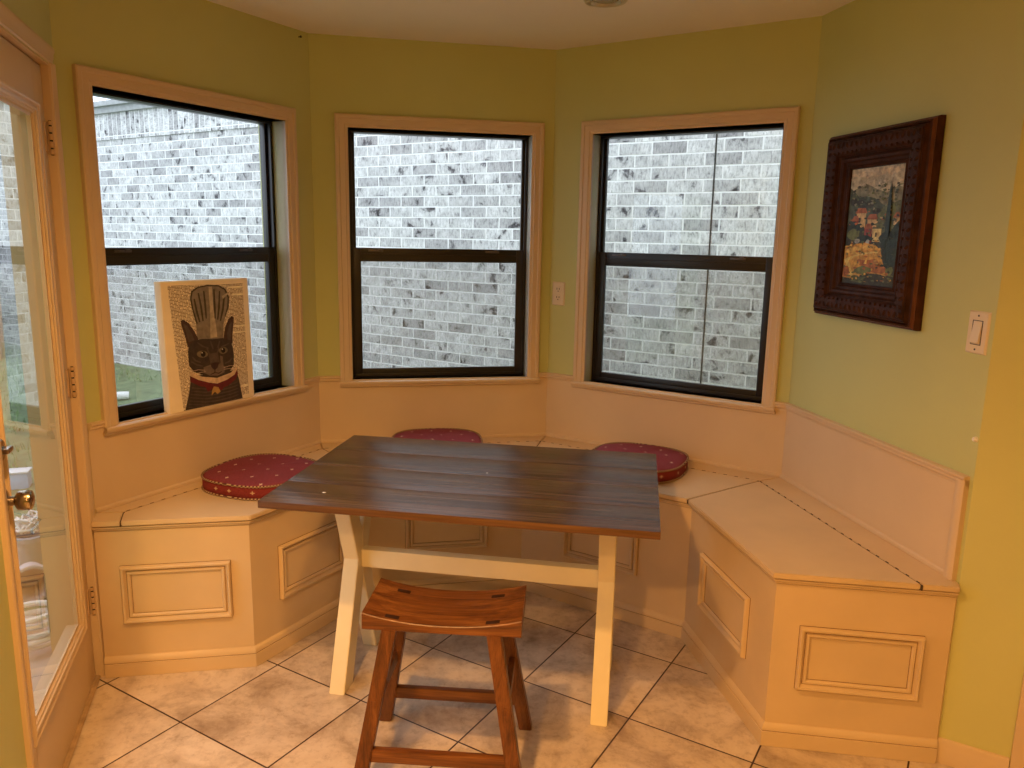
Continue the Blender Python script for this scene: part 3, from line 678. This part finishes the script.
for z in (-.020, .020):
    bm = B_(); lathe(bm, [(0, .0078), (.0165, .0075), (.0172, .0055)], 20, Matrix.Translation((0, 0, z)) @ RX)
    s = link('socket', bm, 'plate', ou)
    bm = B_()
    for x in (-.0063, .0063): box(bm, x-.0016, x+.0016, -.0082, -.0072, z-.001, z+.008)
    lathe(bm, [(0, .0082), (.0026, .0081), (.0026, .0072)], 10, Matrix.Translation((0, 0, z-.008)) @ RX); link('slots', bm, 'dark', s)
bm = B_(); lathe(bm, [(0, .010), (.005, .0095), (.0075, .006), (.0085, 0)], 14, FR @ Matrix.Translation((1.012, 0, 1.0206)) @ RX)
tag(link('wall_bumper', bm, 'chalk'), 'small white round wall bumper at the edge of the right wall', 'wall bumper')
FLf = frame_of(W[0], W[1])
bm = B_(); lathe(bm, [(0, .016), (.0045, .015), (.005, .012), (.002, .010), (.002, 0)], 10, FLf @ Matrix.Translation((1.064, 0, 2.381)) @ RX); tag(link('wall_hook', bm, 'dark'), 'tiny dark nail high in the corner above the left window', 'nail')
bm = B_(); lathe(bm, [(.050, 0), (.050, -.004), (.058, -.012), (.075, -.010), (.080, -.004), (.080, 0)], 36); cl_ = thing('ceiling_light', 'small round recessed ceiling light above the table', 'ceiling light', Matrix.Translation((.310, 2.985, ZC)))
link('trim_ring', bm, 'downlight', cl_)
bm = B_(); lathe(bm, [(.0499, -.001), (.040, -.006), (.02, -.010), (0, -.011)], 30); link('lens', bm, 'lens', cl_)

# ------------------------------------------------------------------ framed landscape
pu0, pu1, pz0, pz1 = .170, .7365, 1.298, 1.9465
fr = thing('framed_painting', 'hill-village landscape painting in a heavy carved mahogany frame', 'painting', FR @ Matrix.Translation(((pu0+pu1)/2, 0, (pz0+pz1)/2)))
hw, hh = (pu1-pu0)/2, (pz1-pz0)/2
iw, ih = .146, .199                   # half sight size
bwid = hw-iw; bh = hh-ih
prof = [(0, .002), (0, .018), (.006, .022), (.014, .018), (.024, .022), (.030, .030), (.040, .033), (.050, .029), (.056, .034), (.060, .044), (.078, .051), (.108, .051), (.112, .046), (.117, .048), (.120, .038), (.124, .033), (.128, .038), (.134, .036), (.136, .029), (.139, .026), (.142, .027), (.1455, .018), (.1455, .002)]
def ring_xy(bm, profile, mis):
    nm = [(-1, -1), (1, -1), (1, 1), (-1, 1)]; rings = []
    for sx, sy in nm: rings.append([bm.verts.new((sx*(iw+o*bwid/.1455), -h, sy*(ih+o*bh/.1455))) for o, h in profile])
    k = len(profile)
    for i in range(4):
        a, b = rings[i], rings[(i+1) % 4]
        for j in range(k): f = bm.faces.new([a[j], a[(j+1) % k], b[(j+1) % k], b[j]]); f.material_index = mis[j]
bm = B_(); ring_xy(bm, prof, [1 if j in (17, 18, 19) else 0 for j in range(len(prof))]); fo = link('frame', bm, ['frame', 'framerib'], fr, None, True, 25)
bm = B_()                            # carved leaf-and-bead ornament on the broad rail
def bead(x, z, rx, rz, h, rot=0.):
    lathe(bm, [(0, .006), (.55, .005), (.85, .003), (1, 0)], 8, Matrix.Translation((x, -h, z)) @ Matrix.Rotation(rot, 4, 'Y') @ RX @ Matrix.Diagonal((rx, rz, 1, 1)))
for s in (-1, 1):
    k = 22
    for i in range(k):
        z = -hh+.03+(2*hh-.06)*(i+.5)/k; bead(s*(iw+.094*bwid/.1455), z, .012, .007, .0505, R(25 if i % 2 else -25)); bead(s*(iw+.066*bwid/.1455), z, .006, .005, .047)
    k = 19
    for i in range(k):
        x = -hw+.03+(2*hw-.06)*(i+.5)/k; bead(x, s*(ih+.094*bh/.1455), .007, .012, .0505, R(25 if i % 2 else -25)); bead(x, s*(ih+.066*bh/.1455), .005, .006, .047)
link('carving', bm, 'frame', fo, None, True, 50)
# painting: layered flat paint shapes on one board
pcols = {'sky': (0.522, 0.478, 0.348), 'cloud': (0.609, 0.522, 0.377), 'far': (0.246, 0.239, 0.145), 'hill': (0.080, 0.102, 0.058), 'hill2': (0.123, 0.145, 0.065), 'roof': (0.377, 0.123, 0.036), 'wallc': (0.609, 0.450, 0.217), 'walll': (0.797, 0.609, 0.261), 'red': (0.290, 0.051, 0.029), 'tree': (0.029, 0.046, 0.029), 'bush': (0.145, 0.174, 0.051), 'gold': (0.609, 0.348, 0.065), 'gold2': (0.754, 0.478, 0.102), 'rust': (0.392, 0.145, 0.036), 'deep': (0.051, 0.048, 0.026), 'blue': (0.377, 0.420, 0.392), 'path': (0.800, 0.580, 0.174)}
pm = [paint('oil_'+k, c, .45, .45, 55, .3, 120) for k, c in pcols.items()]; pi = {k: i for i, k in enumerate(pcols)}
bm = B_(); layer = [0]
def pshape(col, pts):
    layer[0] += 1; y = -.0125-.000012*layer[0]
    f = bm.faces.new([bm.verts.new((-iw+.002+(2*iw-.004)*x, y, ih-.002-(2*ih-.004)*z)) for x, z in pts]); f.material_index = pi[col]
def pblob(col, x, z, rx, rz, n=11, jit=.25, rnd=random.Random(3)):
    pshape(col, [(min(1, max(0, x+rx*(1+rnd.uniform(-jit, jit))*math.cos(2*math.pi*i/n))), min(1, max(0, z+rz*(1+rnd.uniform(-jit, jit))*math.sin(2*math.pi*i/n)))) for i in range(n)])
pshape('deep', [(0, 0), (1, 0), (1, 1), (0, 1)]); pshape('sky', [(0, 0), (1, 0), (1, .36), (0, .36)])
pblob('cloud', .45, .05, .4, .03); pblob('cloud', .8, .04, .15, .03)
pshape('far', [(0, .20), (.12, .17), (.3, .13), (.5, .18), (.7, .22), (.9, .17), (1, .19), (1, .42), (0, .42)])
pshape('hill', [(0, .16), (.08, .19), (.2, .25), (.34, .24), (.5, .26), (.64, .31), (.8, .36), (.86, .52), (0, .52)])
pshape('hill2', [(.5, .40), (.7, .33), (.9, .30), (1, .28), (1, .56), (.5, .56)])
for x, z in ((.1, .28), (.25, .30), (.42, .31), (.3, .35), (.55, .37)): pblob('deep', x, z, .08, .03)
for x, z in ((.68, .40), (.9, .42), (.82, .36)): pblob('bush', x, z, .09, .03)
def house(x, z, w, h, wall_, rf='roof'):
    pshape(wall_, [(x, z), (x+w, z), (x+w, z+h), (x, z+h)]); pshape(rf, [(x-.02, z+.01), (x+.03, z-.035), (x+w-.02, z-.035), (x+w+.02, z+.01)])
    pshape('deep', [(x+w*.3, z+h*.35), (x+w*.5, z+h*.35), (x+w*.5, z+h*.65), (x+w*.3, z+h*.65)])
house(.16, .375, .2, .14, 'wallc'); house(.10, .44, .12, .1, 'red'); house(.40, .43, .17, .13, 'wallc', 'roof'); house(.36, .51, .14, .13, 'red'); house(.52, .51, .16, .12, 'walll', 'hill2'); house(.88, .42, .1, .07, 'wallc')
pblob('tree', .12, .50, .12, .05); pblob('tree', .24, .52, .10, .05); pblob('bush', .15, .57, .14, .05); pblob('tree', .38, .60, .14, .03)
pblob('blue', .23, .625, .05, .022, 9); pblob('blue', .44, .635, .04, .025, 9); pblob('blue', .70, .62, .04, .02, 9)
pshape('gold', [(0, .68), (.15, .655), (.4, .64), (.6, .66), (.70, .70), (.76, .80), (.9, .9), (.5, .98), (0, .95)])
pblob('gold2', .2, .71, .18, .03); pblob('gold2', .5, .68, .15, .02)
pshape('path', [(0, .79), (.25, .745), (.5, .715), (.66, .715), (.66, .728), (.45, .735), (.2, .775), (.10, .80), (.16, .87), (.24, .94), (.17, .95), (.06, .87)])
pblob('rust', .48, .81, .25, .04); pblob('gold', .42, .77, .2, .018); pblob('rust', .65, .86, .22, .04); pblob('rust', .05, .9, .09, .05)
pblob('bush', .42, .88, .18, .04); pblob('deep', .62, .94, .3, .04); pblob('hill2', .3, .96, .16, .03); pblob('bush', .88, .86, .07, .05)
pblob('tree', .80, .62, .15, .10); pblob('tree', .90, .70, .14, .12); pblob('tree', .95, .55, .08, .1); pblob('tree', .86, .80, .10, .05)
pshape('tree', [(.765, .60), (.755, .40), (.775, .22), (.79, .12), (.805, .22), (.83, .40), (.83, .60)])
rd = random.Random(11)
for q in range(420):
    x, z = rd.uniform(.04, .96), rd.uniform(.02, .98)
    pal = ['cloud', 'sky', 'sky'] if z < .15 else ['hill', 'hill2', 'deep', 'bush', 'far'] if z < .36 else ['tree', 'bush', 'roof', 'hill2', 'wallc', 'hill'] if z < .62 else ['gold', 'gold2', 'rust', 'gold', 'bush'] if z < .84 else ['bush', 'deep', 'rust', 'hill2', 'gold']
    if x > .70 and .42 < z < .84: pal = ['tree', 'deep', 'hill', 'tree']
    if .33 < z < .62 and x < .7 and rd.random() < .6: continue
    pblob(rd.choice(pal), x, z, rd.uniform(.012, .04), rd.uniform(.004, .012), 7, .35, rd)
pshape('tree', [(.765, .60), (.755, .40), (.775, .22), (.79, .12), (.805, .22), (.83, .40), (.83, .60)])
link('painted_panel', bm, pm, fr, None, False)
bm = B_(); box(bm, -iw-.004, iw+.004, -.0124, -.001, -ih-.01, ih+.01); link('backing_board', bm, 'dark', fr)

# ------------------------------------------------------------------ cat canvas print on the left sill
def text_mat():
    m, nt, out = new_mat('old_print_page'); b = bsdf(nt, out, .7, 0, .2)
    tc = N(nt, 'ShaderNodeTexCoord'); mp = N(nt, 'ShaderNodeMapping'); mp.inputs['Scale'].default_value = (420, 1, 190); L(nt, tc.outputs['Object'], mp.inputs['Vector'])
    sp = N(nt, 'ShaderNodeSeparateXYZ'); L(nt, mp.outputs[0], sp.inputs[0])
    fr_ = N(nt, 'ShaderNodeMath'); fr_.operation = 'FRACT'; L(nt, sp.outputs['Z'], fr_.inputs[0])
    gt = N(nt, 'ShaderNodeMath'); gt.operation = 'GREATER_THAN'; gt.inputs[1].default_value = .42; L(nt, fr_.outputs[0], gt.inputs[0])
    fl = N(nt, 'ShaderNodeMath'); fl.operation = 'FLOOR'; L(nt, sp.outputs['Z'], fl.inputs[0])
    cb_ = N(nt, 'ShaderNodeCombineXYZ'); L(nt, sp.outputs['X'], cb_.inputs[0]); L(nt, fl.outputs[0], cb_.inputs[2])
    n = N(nt, 'ShaderNodeTexNoise', Scale=.55, Detail=2., Roughness=.7); L(nt, cb_.outputs[0], n.inputs['Vector'])
    g2 = N(nt, 'ShaderNodeMath'); g2.operation = 'GREATER_THAN'; g2.inputs[1].default_value = .44; L(nt, n.outputs['Fac'], g2.inputs[0])
    mu = N(nt, 'ShaderNodeMath'); mu.operation = 'MULTIPLY'; L(nt, gt.outputs[0], mu.inputs[0]); L(nt, g2.outputs[0], mu.inputs[1])
    mx = N(nt, 'ShaderNodeMix'); mx.data_type = 'RGBA'; L(nt, mu.outputs[0], mx.inputs[0]); mx.inputs[6].default_value = (.86, .76, .58, 1); mx.inputs[7].default_value = (.19, .13, .085, 1)
    L(nt, mx.outputs[2], b.inputs['Base Color']); return m
ccols = {'page': None, 'blank': (.86, .76, .58), 'fur': (.045, .030, .022), 'fur2': (.085, .060, .045), 'ear': (.060, .030, .024), 'hat': (.22, .185, .145), 'hatd': (.06, .047, .036), 'hatl': (.44, .37, .27), 'muz': (.15, .11, .085), 'nose': (.045, .020, .016), 'eye': (.17, .13, .075), 'pupil': (.008, .006, .005), 'scarf': (.60, .44, .30), 'red': (.12, .012, .014), 'gold': (.40, .24, .07)}
cm = [text_mat() if c is None else paint('print_'+k, c, .7, .25, 45, 0) for k, c in ccols.items()]; ci = {k: i for i, k in enumerate(ccols)}
CW, CH, CD = .404, .495, .038
cpx = .516
lean = R(1.2)
can = thing('canvas_print', 'canvas print of a dark cat in a chef hat standing on the left window sill', 'canvas print', FLf @ Matrix.Translation((cpx, -.024, WB)) @ Matrix.Rotation(-lean, 4, 'X'))
bm = B_(); box(bm, -CW/2, CW/2, 0, CD, 0, CH, .003); link('wrapped_canvas', bm, 'canvas', can)
bm = B_(); lay = [0]
def conv(x, y):
    le = 75+(y-65)*30/673; re = 497+(y-42)*31/613; s = (x-le)/(re-le); tp_ = 65-23*(x-75)/422; bt = 738-83*(x-105)/423
    return s, (y-tp_)/(bt-tp_)
def cs_(col, pts, raw=False):
    lay[0] += 1; y = -.0002-.00004*lay[0]; q = pts if raw else [conv(*p) for p in pts]
    f = bm.faces.new([bm.verts.new((-CW/2+CW*a, y, CH*(1-min(b, .996)))) for a, b in q]); f.material_index = ci[col]
def ell(col, x, y, rx, ry, n=16, rot=0.): cs_(col, [(x+rx*math.cos(a)*math.cos(rot)-ry*math.sin(a)*math.sin(rot), y+rx*math.cos(a)*math.sin(rot)+ry*math.sin(a)*math.cos(rot)) for a in [2*math.pi*i/n for i in range(n)]])
def strip(col, pts, w): 
    up = []; dn = []
    for i, p in enumerate(pts):
        a, b = pts[max(0, i-1)], pts[min(len(pts)-1, i+1)]; d = math.hypot(b[0]-a[0], b[1]-a[1]); nx, ny = -(b[1]-a[1])/d, (b[0]-a[0])/d
        k = w*(.35+.65*math.sin(math.pi*(i+.5)/len(pts))); up.append((p[0]+nx*k, p[1]+ny*k)); dn.append((p[0]-nx*k, p[1]-ny*k))
    cs_(col, up+dn[::-1])
cs_('page', [(105, 85), (470, 70), (497, 640), (165, 725)])
cs_('blank', [(395, 86), (470, 82), (470, 92), (395, 96)]); cs_('blank', [(415, 122), (472, 119), (472, 131), (415, 134)]); cs_('blank', [(416, 284), (480, 279), (480, 290), (416, 295)]); cs_('blank', [(416, 316), (482, 311), (482, 321), (416, 326)]); cs_('blank', [(455, 595), (497, 588), (497, 600), (455, 606)])
cs_('hat', [(236, 355), (232, 275), (214, 200), (206, 150), (212, 112), (240, 90), (290, 78), (345, 80), (380, 98), (398, 140), (396, 190), (378, 240), (368, 275), (366, 352), (300, 362)])
cs_('hatl', [(296, 90), (312, 88), (318, 200), (330, 290), (334, 345), (300, 350), (302, 220)])
for p in ([(246, 120), (258, 190), (266, 262)], [(272, 110), (278, 180), (282, 250)], [(322, 100), (324, 180), (326, 250)], [(350, 110), (346, 190), (338, 255)], [(374, 130), (366, 200), (352, 262)], [(226, 150), (236, 210), (250, 268)]): strip('hatd', p, 5)
cs_('hatd', [(207, 150), (212, 112), (240, 90), (290, 78), (345, 80), (380, 98), (398, 140), (396, 190), (378, 240), (373, 238), (388, 188), (390, 142), (374, 104), (343, 87), (292, 85), (244, 96), (219, 116), (213, 150), (222, 205), (240, 275), (233, 275), (214, 200)])
cs_('hatl', [(362, 135), (390, 118), (394, 124), (366, 150)])
cs_('fur', [(172, 727), (190, 640), (200, 570), (215, 545), (430, 515), (442, 560), (452, 610), (462, 665), (320, 695)])
for k in range(7): y = 585+k*17; strip('fur2', [(205-k*3, y+20), (270, y+28), (330, y+22), (400, y+6), (440, y-8)], 3)
cs_('scarf', [(198, 520), (255, 548), (330, 556), (400, 530), (432, 500), (434, 530), (400, 560), (330, 592), (262, 590), (200, 560)])
cs_('red', [(196, 543), (240, 566), (290, 580), (330, 586), (380, 566), (420, 540), (434, 512), (438, 535), (425, 565), (385, 598), (345, 612), (300, 610), (240, 596), (198, 572)])
cs_('red', [(290, 585), (270, 600), (282, 628), (318, 606), (352, 622), (370, 596), (345, 582), (320, 596)])
cs_('gold', [(312, 600), (334, 604), (346, 628), (330, 640), (316, 628), (300, 648), (302, 622)])
for s in (0, 1):
    if s == 0: cs_('ear', [(190, 395), (176, 330), (163, 285), (160, 260), (172, 254), (196, 272), (222, 312), (240, 352), (232, 392)]); cs_('fur2', [(196, 370), (182, 310), (172, 276), (190, 286), (212, 330), (222, 360)])
    else: cs_('ear', [(412, 380), (412, 330), (419, 270), (420, 245), (410, 236), (392, 252), (374, 296), (366, 345), (378, 380)]); cs_('fur2', [(404, 360), (404, 310), (411, 266), (396, 282), (382, 330), (388, 362)])
cs_('fur', [(190, 420), (196, 385), (218, 362), (260, 353), (310, 355), (362, 350), (396, 362), (412, 392), (418, 440), (416, 490), (396, 520), (350, 538), (310, 548), (262, 540), (216, 522), (194, 490)])
for p in ([(235, 372), (262, 392), (290, 402)], [(300, 365), (305, 385), (312, 405)], [(345, 366), (340, 385), (335, 400)], [(392, 378), (372, 388), (352, 396)], [(205, 470), (230, 486), (260, 494)], [(410, 452), (394, 470), (370, 482)], [(210, 445), (225, 465), (250, 475)], [(280, 400), (292, 430), (296, 465)], [(340, 398), (332, 430), (334, 462)]): strip('fur2', p, 4)
cs_('muz', [(262, 500), (300, 486), (345, 478), (372, 500), (366, 528), (330, 545), (290, 543), (264, 528)])
cs_('muz', [(346, 440), (360, 446), (362, 490), (348, 492)])
cs_('fur2', [(292, 430), (334, 424), (345, 480), (320, 500), (296, 486)])
ell('eye', 258, 432, 27, 18, 16, .05); ell('pupil', 262, 431, 12, 15); ell('eye', 362, 414, 24, 17, 16, -.15); ell('pupil', 362, 413, 11, 14)
ell('blank', 257, 425, 3, 3, 8); ell('blank', 358, 407, 3, 3, 8)
cs_('nose', [(296, 482), (320, 474), (340, 476), (332, 502), (318, 516), (302, 502)]); strip('nose', [(318, 514), (318, 528), (296, 538)], 3); strip('nose', [(318, 528), (338, 532), (352, 522)], 3)
for p in ([(270, 515), (236, 512), (205, 520)], [(272, 522), (240, 528), (212, 540)], [(362, 504), (392, 494), (420, 492)], [(362, 512), (394, 508), (418, 512)]): strip('scarf', p, 1.2)
tag(link('printed_face', bm, cm, can, None, False), 'printed cat picture on a page of text')

# ------------------------------------------------------------------ outdoors
ND = R(-32.6); NO = (.175, 5.37)
NF = Matrix.Translation((NO[0], NO[1], 0)) @ Matrix.Rotation(ND, 4, 'Z')       # -y faces this house
GZ = -.18
nb = thing('neighbour_house', 'house next door in whitewashed grey brick seen through the windows', 'house', NF)
bm = B_(); box(bm, -9.3, 4.5, 0, .3, GZ, 2.44); link('brick_wall', bm, 'brick', nb)
bm = B_(); box(bm, -9.32, 4.5, -.012, .3, 2.44, 2.69); link('soldier_course', bm, 'soldier', nb)
bm = B_(); box(bm, -9.4, 4.5, -.05, .3, 2.69, 2.80, .004); box(bm, -9.4, 4.5, -.09, -.05, 2.75, 2.80, .004); link('fascia', bm, 'fascia', nb)
bm = B_(); box(bm, 1.181, 1.190, -.003, .02, GZ, 2.44); tag(link('expansion_joint', bm, 'dark', nb), 'dark vertical joint in the brick')
NT = (math.cos(ND), math.sin(ND)); NN = (NT[1], -NT[0])
def gz(x, y):                        # the lawn rises towards the house next door
    d = (x-NO[0])*NN[0]+(y-NO[1])*NN[1]; return GZ+(.14-GZ)*min(1, max(0, (3.2-d)/3.2))
bm = B_(); gp = [(-14., GZ), (-3.2, GZ), (0., .14), (.4, .14)]
ra = [bm.verts.new(NF @ Vector((-18, y, z))) for y, z in gp]; rb = [bm.verts.new(NF @ Vector((9, y, z))) for y, z in gp]
for q in range(3): bm.faces.new([ra[q], ra[q+1], rb[q+1], rb[q]])
g_ = link('ground', bm, 'lawn'); tag(g_, 'green lawn between the houses', 'ground', None, 'structure')
bm = B_(); prism(bm, [(-1.55, 1.65), (-1.66, 2.70), (-1.78, 3.20), (-2.35, 3.22), (-2.6, 1.55)], GZ-.04, -.15); tag(link('patio_slab', bm, 'patio'), 'concrete step outside the glass door', 'step', None, 'structure')
rg = random.Random(5); bm = B_()
for i in range(9000):
    t = rg.random(); x = -2.2-rg.random()*5.6; y = 2.6+rg.random()*6.4
    if (y-NO[1]) > math.tan(ND)*(x-NO[0])-.1 or y > 9.5: continue
    if y < 3.25 and x > -2.7: continue
    if any((x-px)**2+(y-py)**2 < pr*pr for px, py, pr in ((-3.20, 4.78, .24), (-2.43, 3.67, .17), (-2.23, 3.40, .2), (-3.65, 6.72, .62))): continue
    g0 = gz(x, y)
    a = rg.random()*6.28; h = .03+.05*rg.random(); w = .006; dx, dy = math.cos(a)*w, math.sin(a)*w; lx, ly = rg.uniform(-.03, .03), rg.uniform(-.03, .03)
    bm.faces.new([bm.verts.new((x-dx, y-dy, g0)), bm.verts.new((x+dx, y+dy, g0)), bm.verts.new((x+lx, y+ly, g0+h))])
me = bpy.data.meshes.new('grass'); bm.to_mesh(me); bm.free(); me.materials.append(M['blade']); go = bpy.data.objects.new('grass', me); COL.objects.link(go); tag(go, 'short green grass outside the glass door', 'grass', None, 'stuff')
fe = thing('garden_fence', 'grey board fence at the back of the lawn, seen through the glass door', 'fence', Matrix.Translation((-5.78, 8.62, gz(-5.78, 8.62)-.02)) @ Matrix.Rotation(R(150), 4, 'Z'))
bm = B_()
for k in range(18): box(bm, k*.142, k*.142+.136, -.018, 0, .06, 1.02, .003)
for z in (.14, .80): box(bm, 0, 18*.142, 0, .038, z, z+.08)
link('board_panel', bm, 'fence', fe)
for k in range(2): bm = B_(); box(bm, k*2.4-.09, k*2.4+.0, .038, .13, 0, 1.10, .004); link('post', bm, 'fencepost', fe)
# clutter outside the glass door
def pt_on_patio(x, y, z): return Vector((x, y, z))
PZ = -.15
bm = B_(); pts = []
for k in range(150):
    a = k*.21; r = .105+.016*math.sin(a*.73); pts.append((r*math.cos(a), r*math.sin(a)*.9, .014+.0010*k+.004*math.sin(a*1.7)))
tube(bm, pts, .0125, 8); o = link('hose_coil', bm, 'rope', None, Matrix.Translation((-1.96, 2.95, PZ))); tag(o, 'coiled white hose on the step outside the glass door', 'hose')
def pot(label, mw):
    t = thing('plant_pot', label, 'plant pot', mw, 'pale pots outside the glass door')
    bm = B_(); lathe(bm, [(0, 0), (.060, 0), (.062, .004), (.082, .150), (.080, .152), (.074, .150), (.058, .012), (0, .010)], 26); link('body', bm, 'pot', t)
    bm = B_(); lathe(bm, [(.082, .128), (.090, .130), (.092, .156), (.088, .160), (.076, .160), (.075, .150), (.081, .148)], 26); link('rim', bm, 'pot', t); return t
pot('pale plant pot lying on its side nearer the hose coil', Matrix.Translation((-2.30, 3.47, gz(-2.3, 3.4)+.088)) @ Matrix.Rotation(R(-55), 4, 'Z') @ Matrix.Rotation(R(87), 4, 'Y'))
pot('pale plant pot standing upright farther from the glass door', Matrix.Translation((-2.47, 3.76, gz(-2.47, 3.76)-.003)))
bm = B_(); pts = []
rr_ = random.Random(2)
for k in range(90):
    a = k*.9; r = .03+.04*rr_.random(); pts.append((r*math.cos(a), r*math.sin(a), .165+.09*rr_.random()))
tube(bm, pts, .006, 6); o = link('string_bundle', bm, 'rope', None, Matrix.Translation((-2.47, 3.76, gz(-2.47, 3.76)+.0))); tag(o, 'tangled white string bundled in the upright pot', 'string')
bx = thing('storage_tote', 'pale blue lidded box with white rim on the lawn', 'box', Matrix.Translation((-3.20, 4.78, gz(-3.20, 4.78)-.002)) @ Matrix.Rotation(R(20), 4, 'Z'))
bm = B_(); box(bm, -.085, .085, -.05, .05, 0, .105, .008); link('body', bm, 'bluelid', bx)
bm = B_(); box(bm, -.092, .092, -.057, .057, .105, .118, .005); link('lid', bm, 'pvc', bx)
bm = B_(); tube(bm, [(-.45, 0, .04), (.02, 0, .04), (.12, .03, .038), (.17, .05, .035)], .036, 12); o = link('drain_pipe', bm, 'pvc', None, Matrix.Translation((-3.60, 6.72, gz(-3.6, 6.72)+.012)) @ Matrix.Rotation(R(5), 4, 'Z')); tag(o, 'white drain pipe lying on the lawn below the left window view', 'pipe')

# ------------------------------------------------------------------ light
def spot(name, loc, power, color, size, blend, radius, target=None):
    l = bpy.data.lights.new(name, 'SPOT'); l.energy = power; l.color = color; l.spot_size = R(size); l.spot_blend = blend; l.shadow_soft_size = radius
    o = bpy.data.objects.new(name, l); COL.objects.link(o); o.location = loc
    if target: o.rotation_euler = (Vector(target)-Vector(loc)).to_track_quat('-Z', 'Y').to_euler()
    return o
WARM = (1.0, .50, .155)
spot('downlight_near_table', (-.55, 1.10, 2.395), 168, WARM, 160, .9, .05)
spot('downlight_kitchen', (-.75, -.40, 2.395), 296, WARM, 165, .8, .06)
spot('downlight_kitchen_side', (.55, -1.15, 2.395), 225, WARM, 165, .8, .06)
w = bpy.data.worlds.new('overcast'); SC.world = w; w.use_nodes = True; nt = w.node_tree; nt.nodes.clear()
out = nt.nodes.new('ShaderNodeOutputWorld'); bg = nt.nodes.new('ShaderNodeBackground'); L(nt, bg.outputs[0], out.inputs[0])
tc = N(nt, 'ShaderNodeTexCoord'); sp = N(nt, 'ShaderNodeSeparateXYZ'); L(nt, tc.outputs['Generated'], sp.inputs[0])
rp = ramp(nt, [(.0, (.74, .83, .97)), (1., (.86, .93, 1.))]); L(nt, sp.outputs['Z'], rp.inputs[0]); L(nt, rp.outputs[0], bg.inputs['Color']); bg.inputs['Strength'].default_value = 3.0

# ------------------------------------------------------------------ camera
cam = bpy.data.cameras.new('camera'); co = bpy.data.objects.new('camera', cam); COL.objects.link(co)
pitch, roll = .18970, .01876
fw = Vector((0, math.cos(pitch), -math.sin(pitch))); up0 = Vector((0, math.sin(pitch), math.cos(pitch))); rt0 = Vector((1, 0, 0))
rt = rt0*math.cos(roll)+up0*math.sin(roll); up = -rt0*math.sin(roll)+up0*math.cos(roll)
m = Matrix.Identity(4)
for i in range(3): m[i][0] = rt[i]; m[i][1] = up[i]; m[i][2] = -fw[i]
m[0][3], m[1][3], m[2][3] = 0, 0, 1.56925
co.matrix_world = m
cam.sensor_fit = 'HORIZONTAL'; cam.sensor_width = 36; cam.lens = 773.264/1024*36; cam.clip_start = .02
SC.camera = co
SC.view_settings.view_transform = 'Standard'; SC.view_settings.look = 'None'; SC.view_settings.gamma = 1; SC.view_settings.use_curve_mapping = False; SC.view_settings.exposure = 0.
SC.cycles.use_denoising = True
SC.cycles.max_bounces = 10; SC.cycles.diffuse_bounces = 6; SC.cycles.transparent_max_bounces = 16; SC.cycles.glossy_bounces = 5
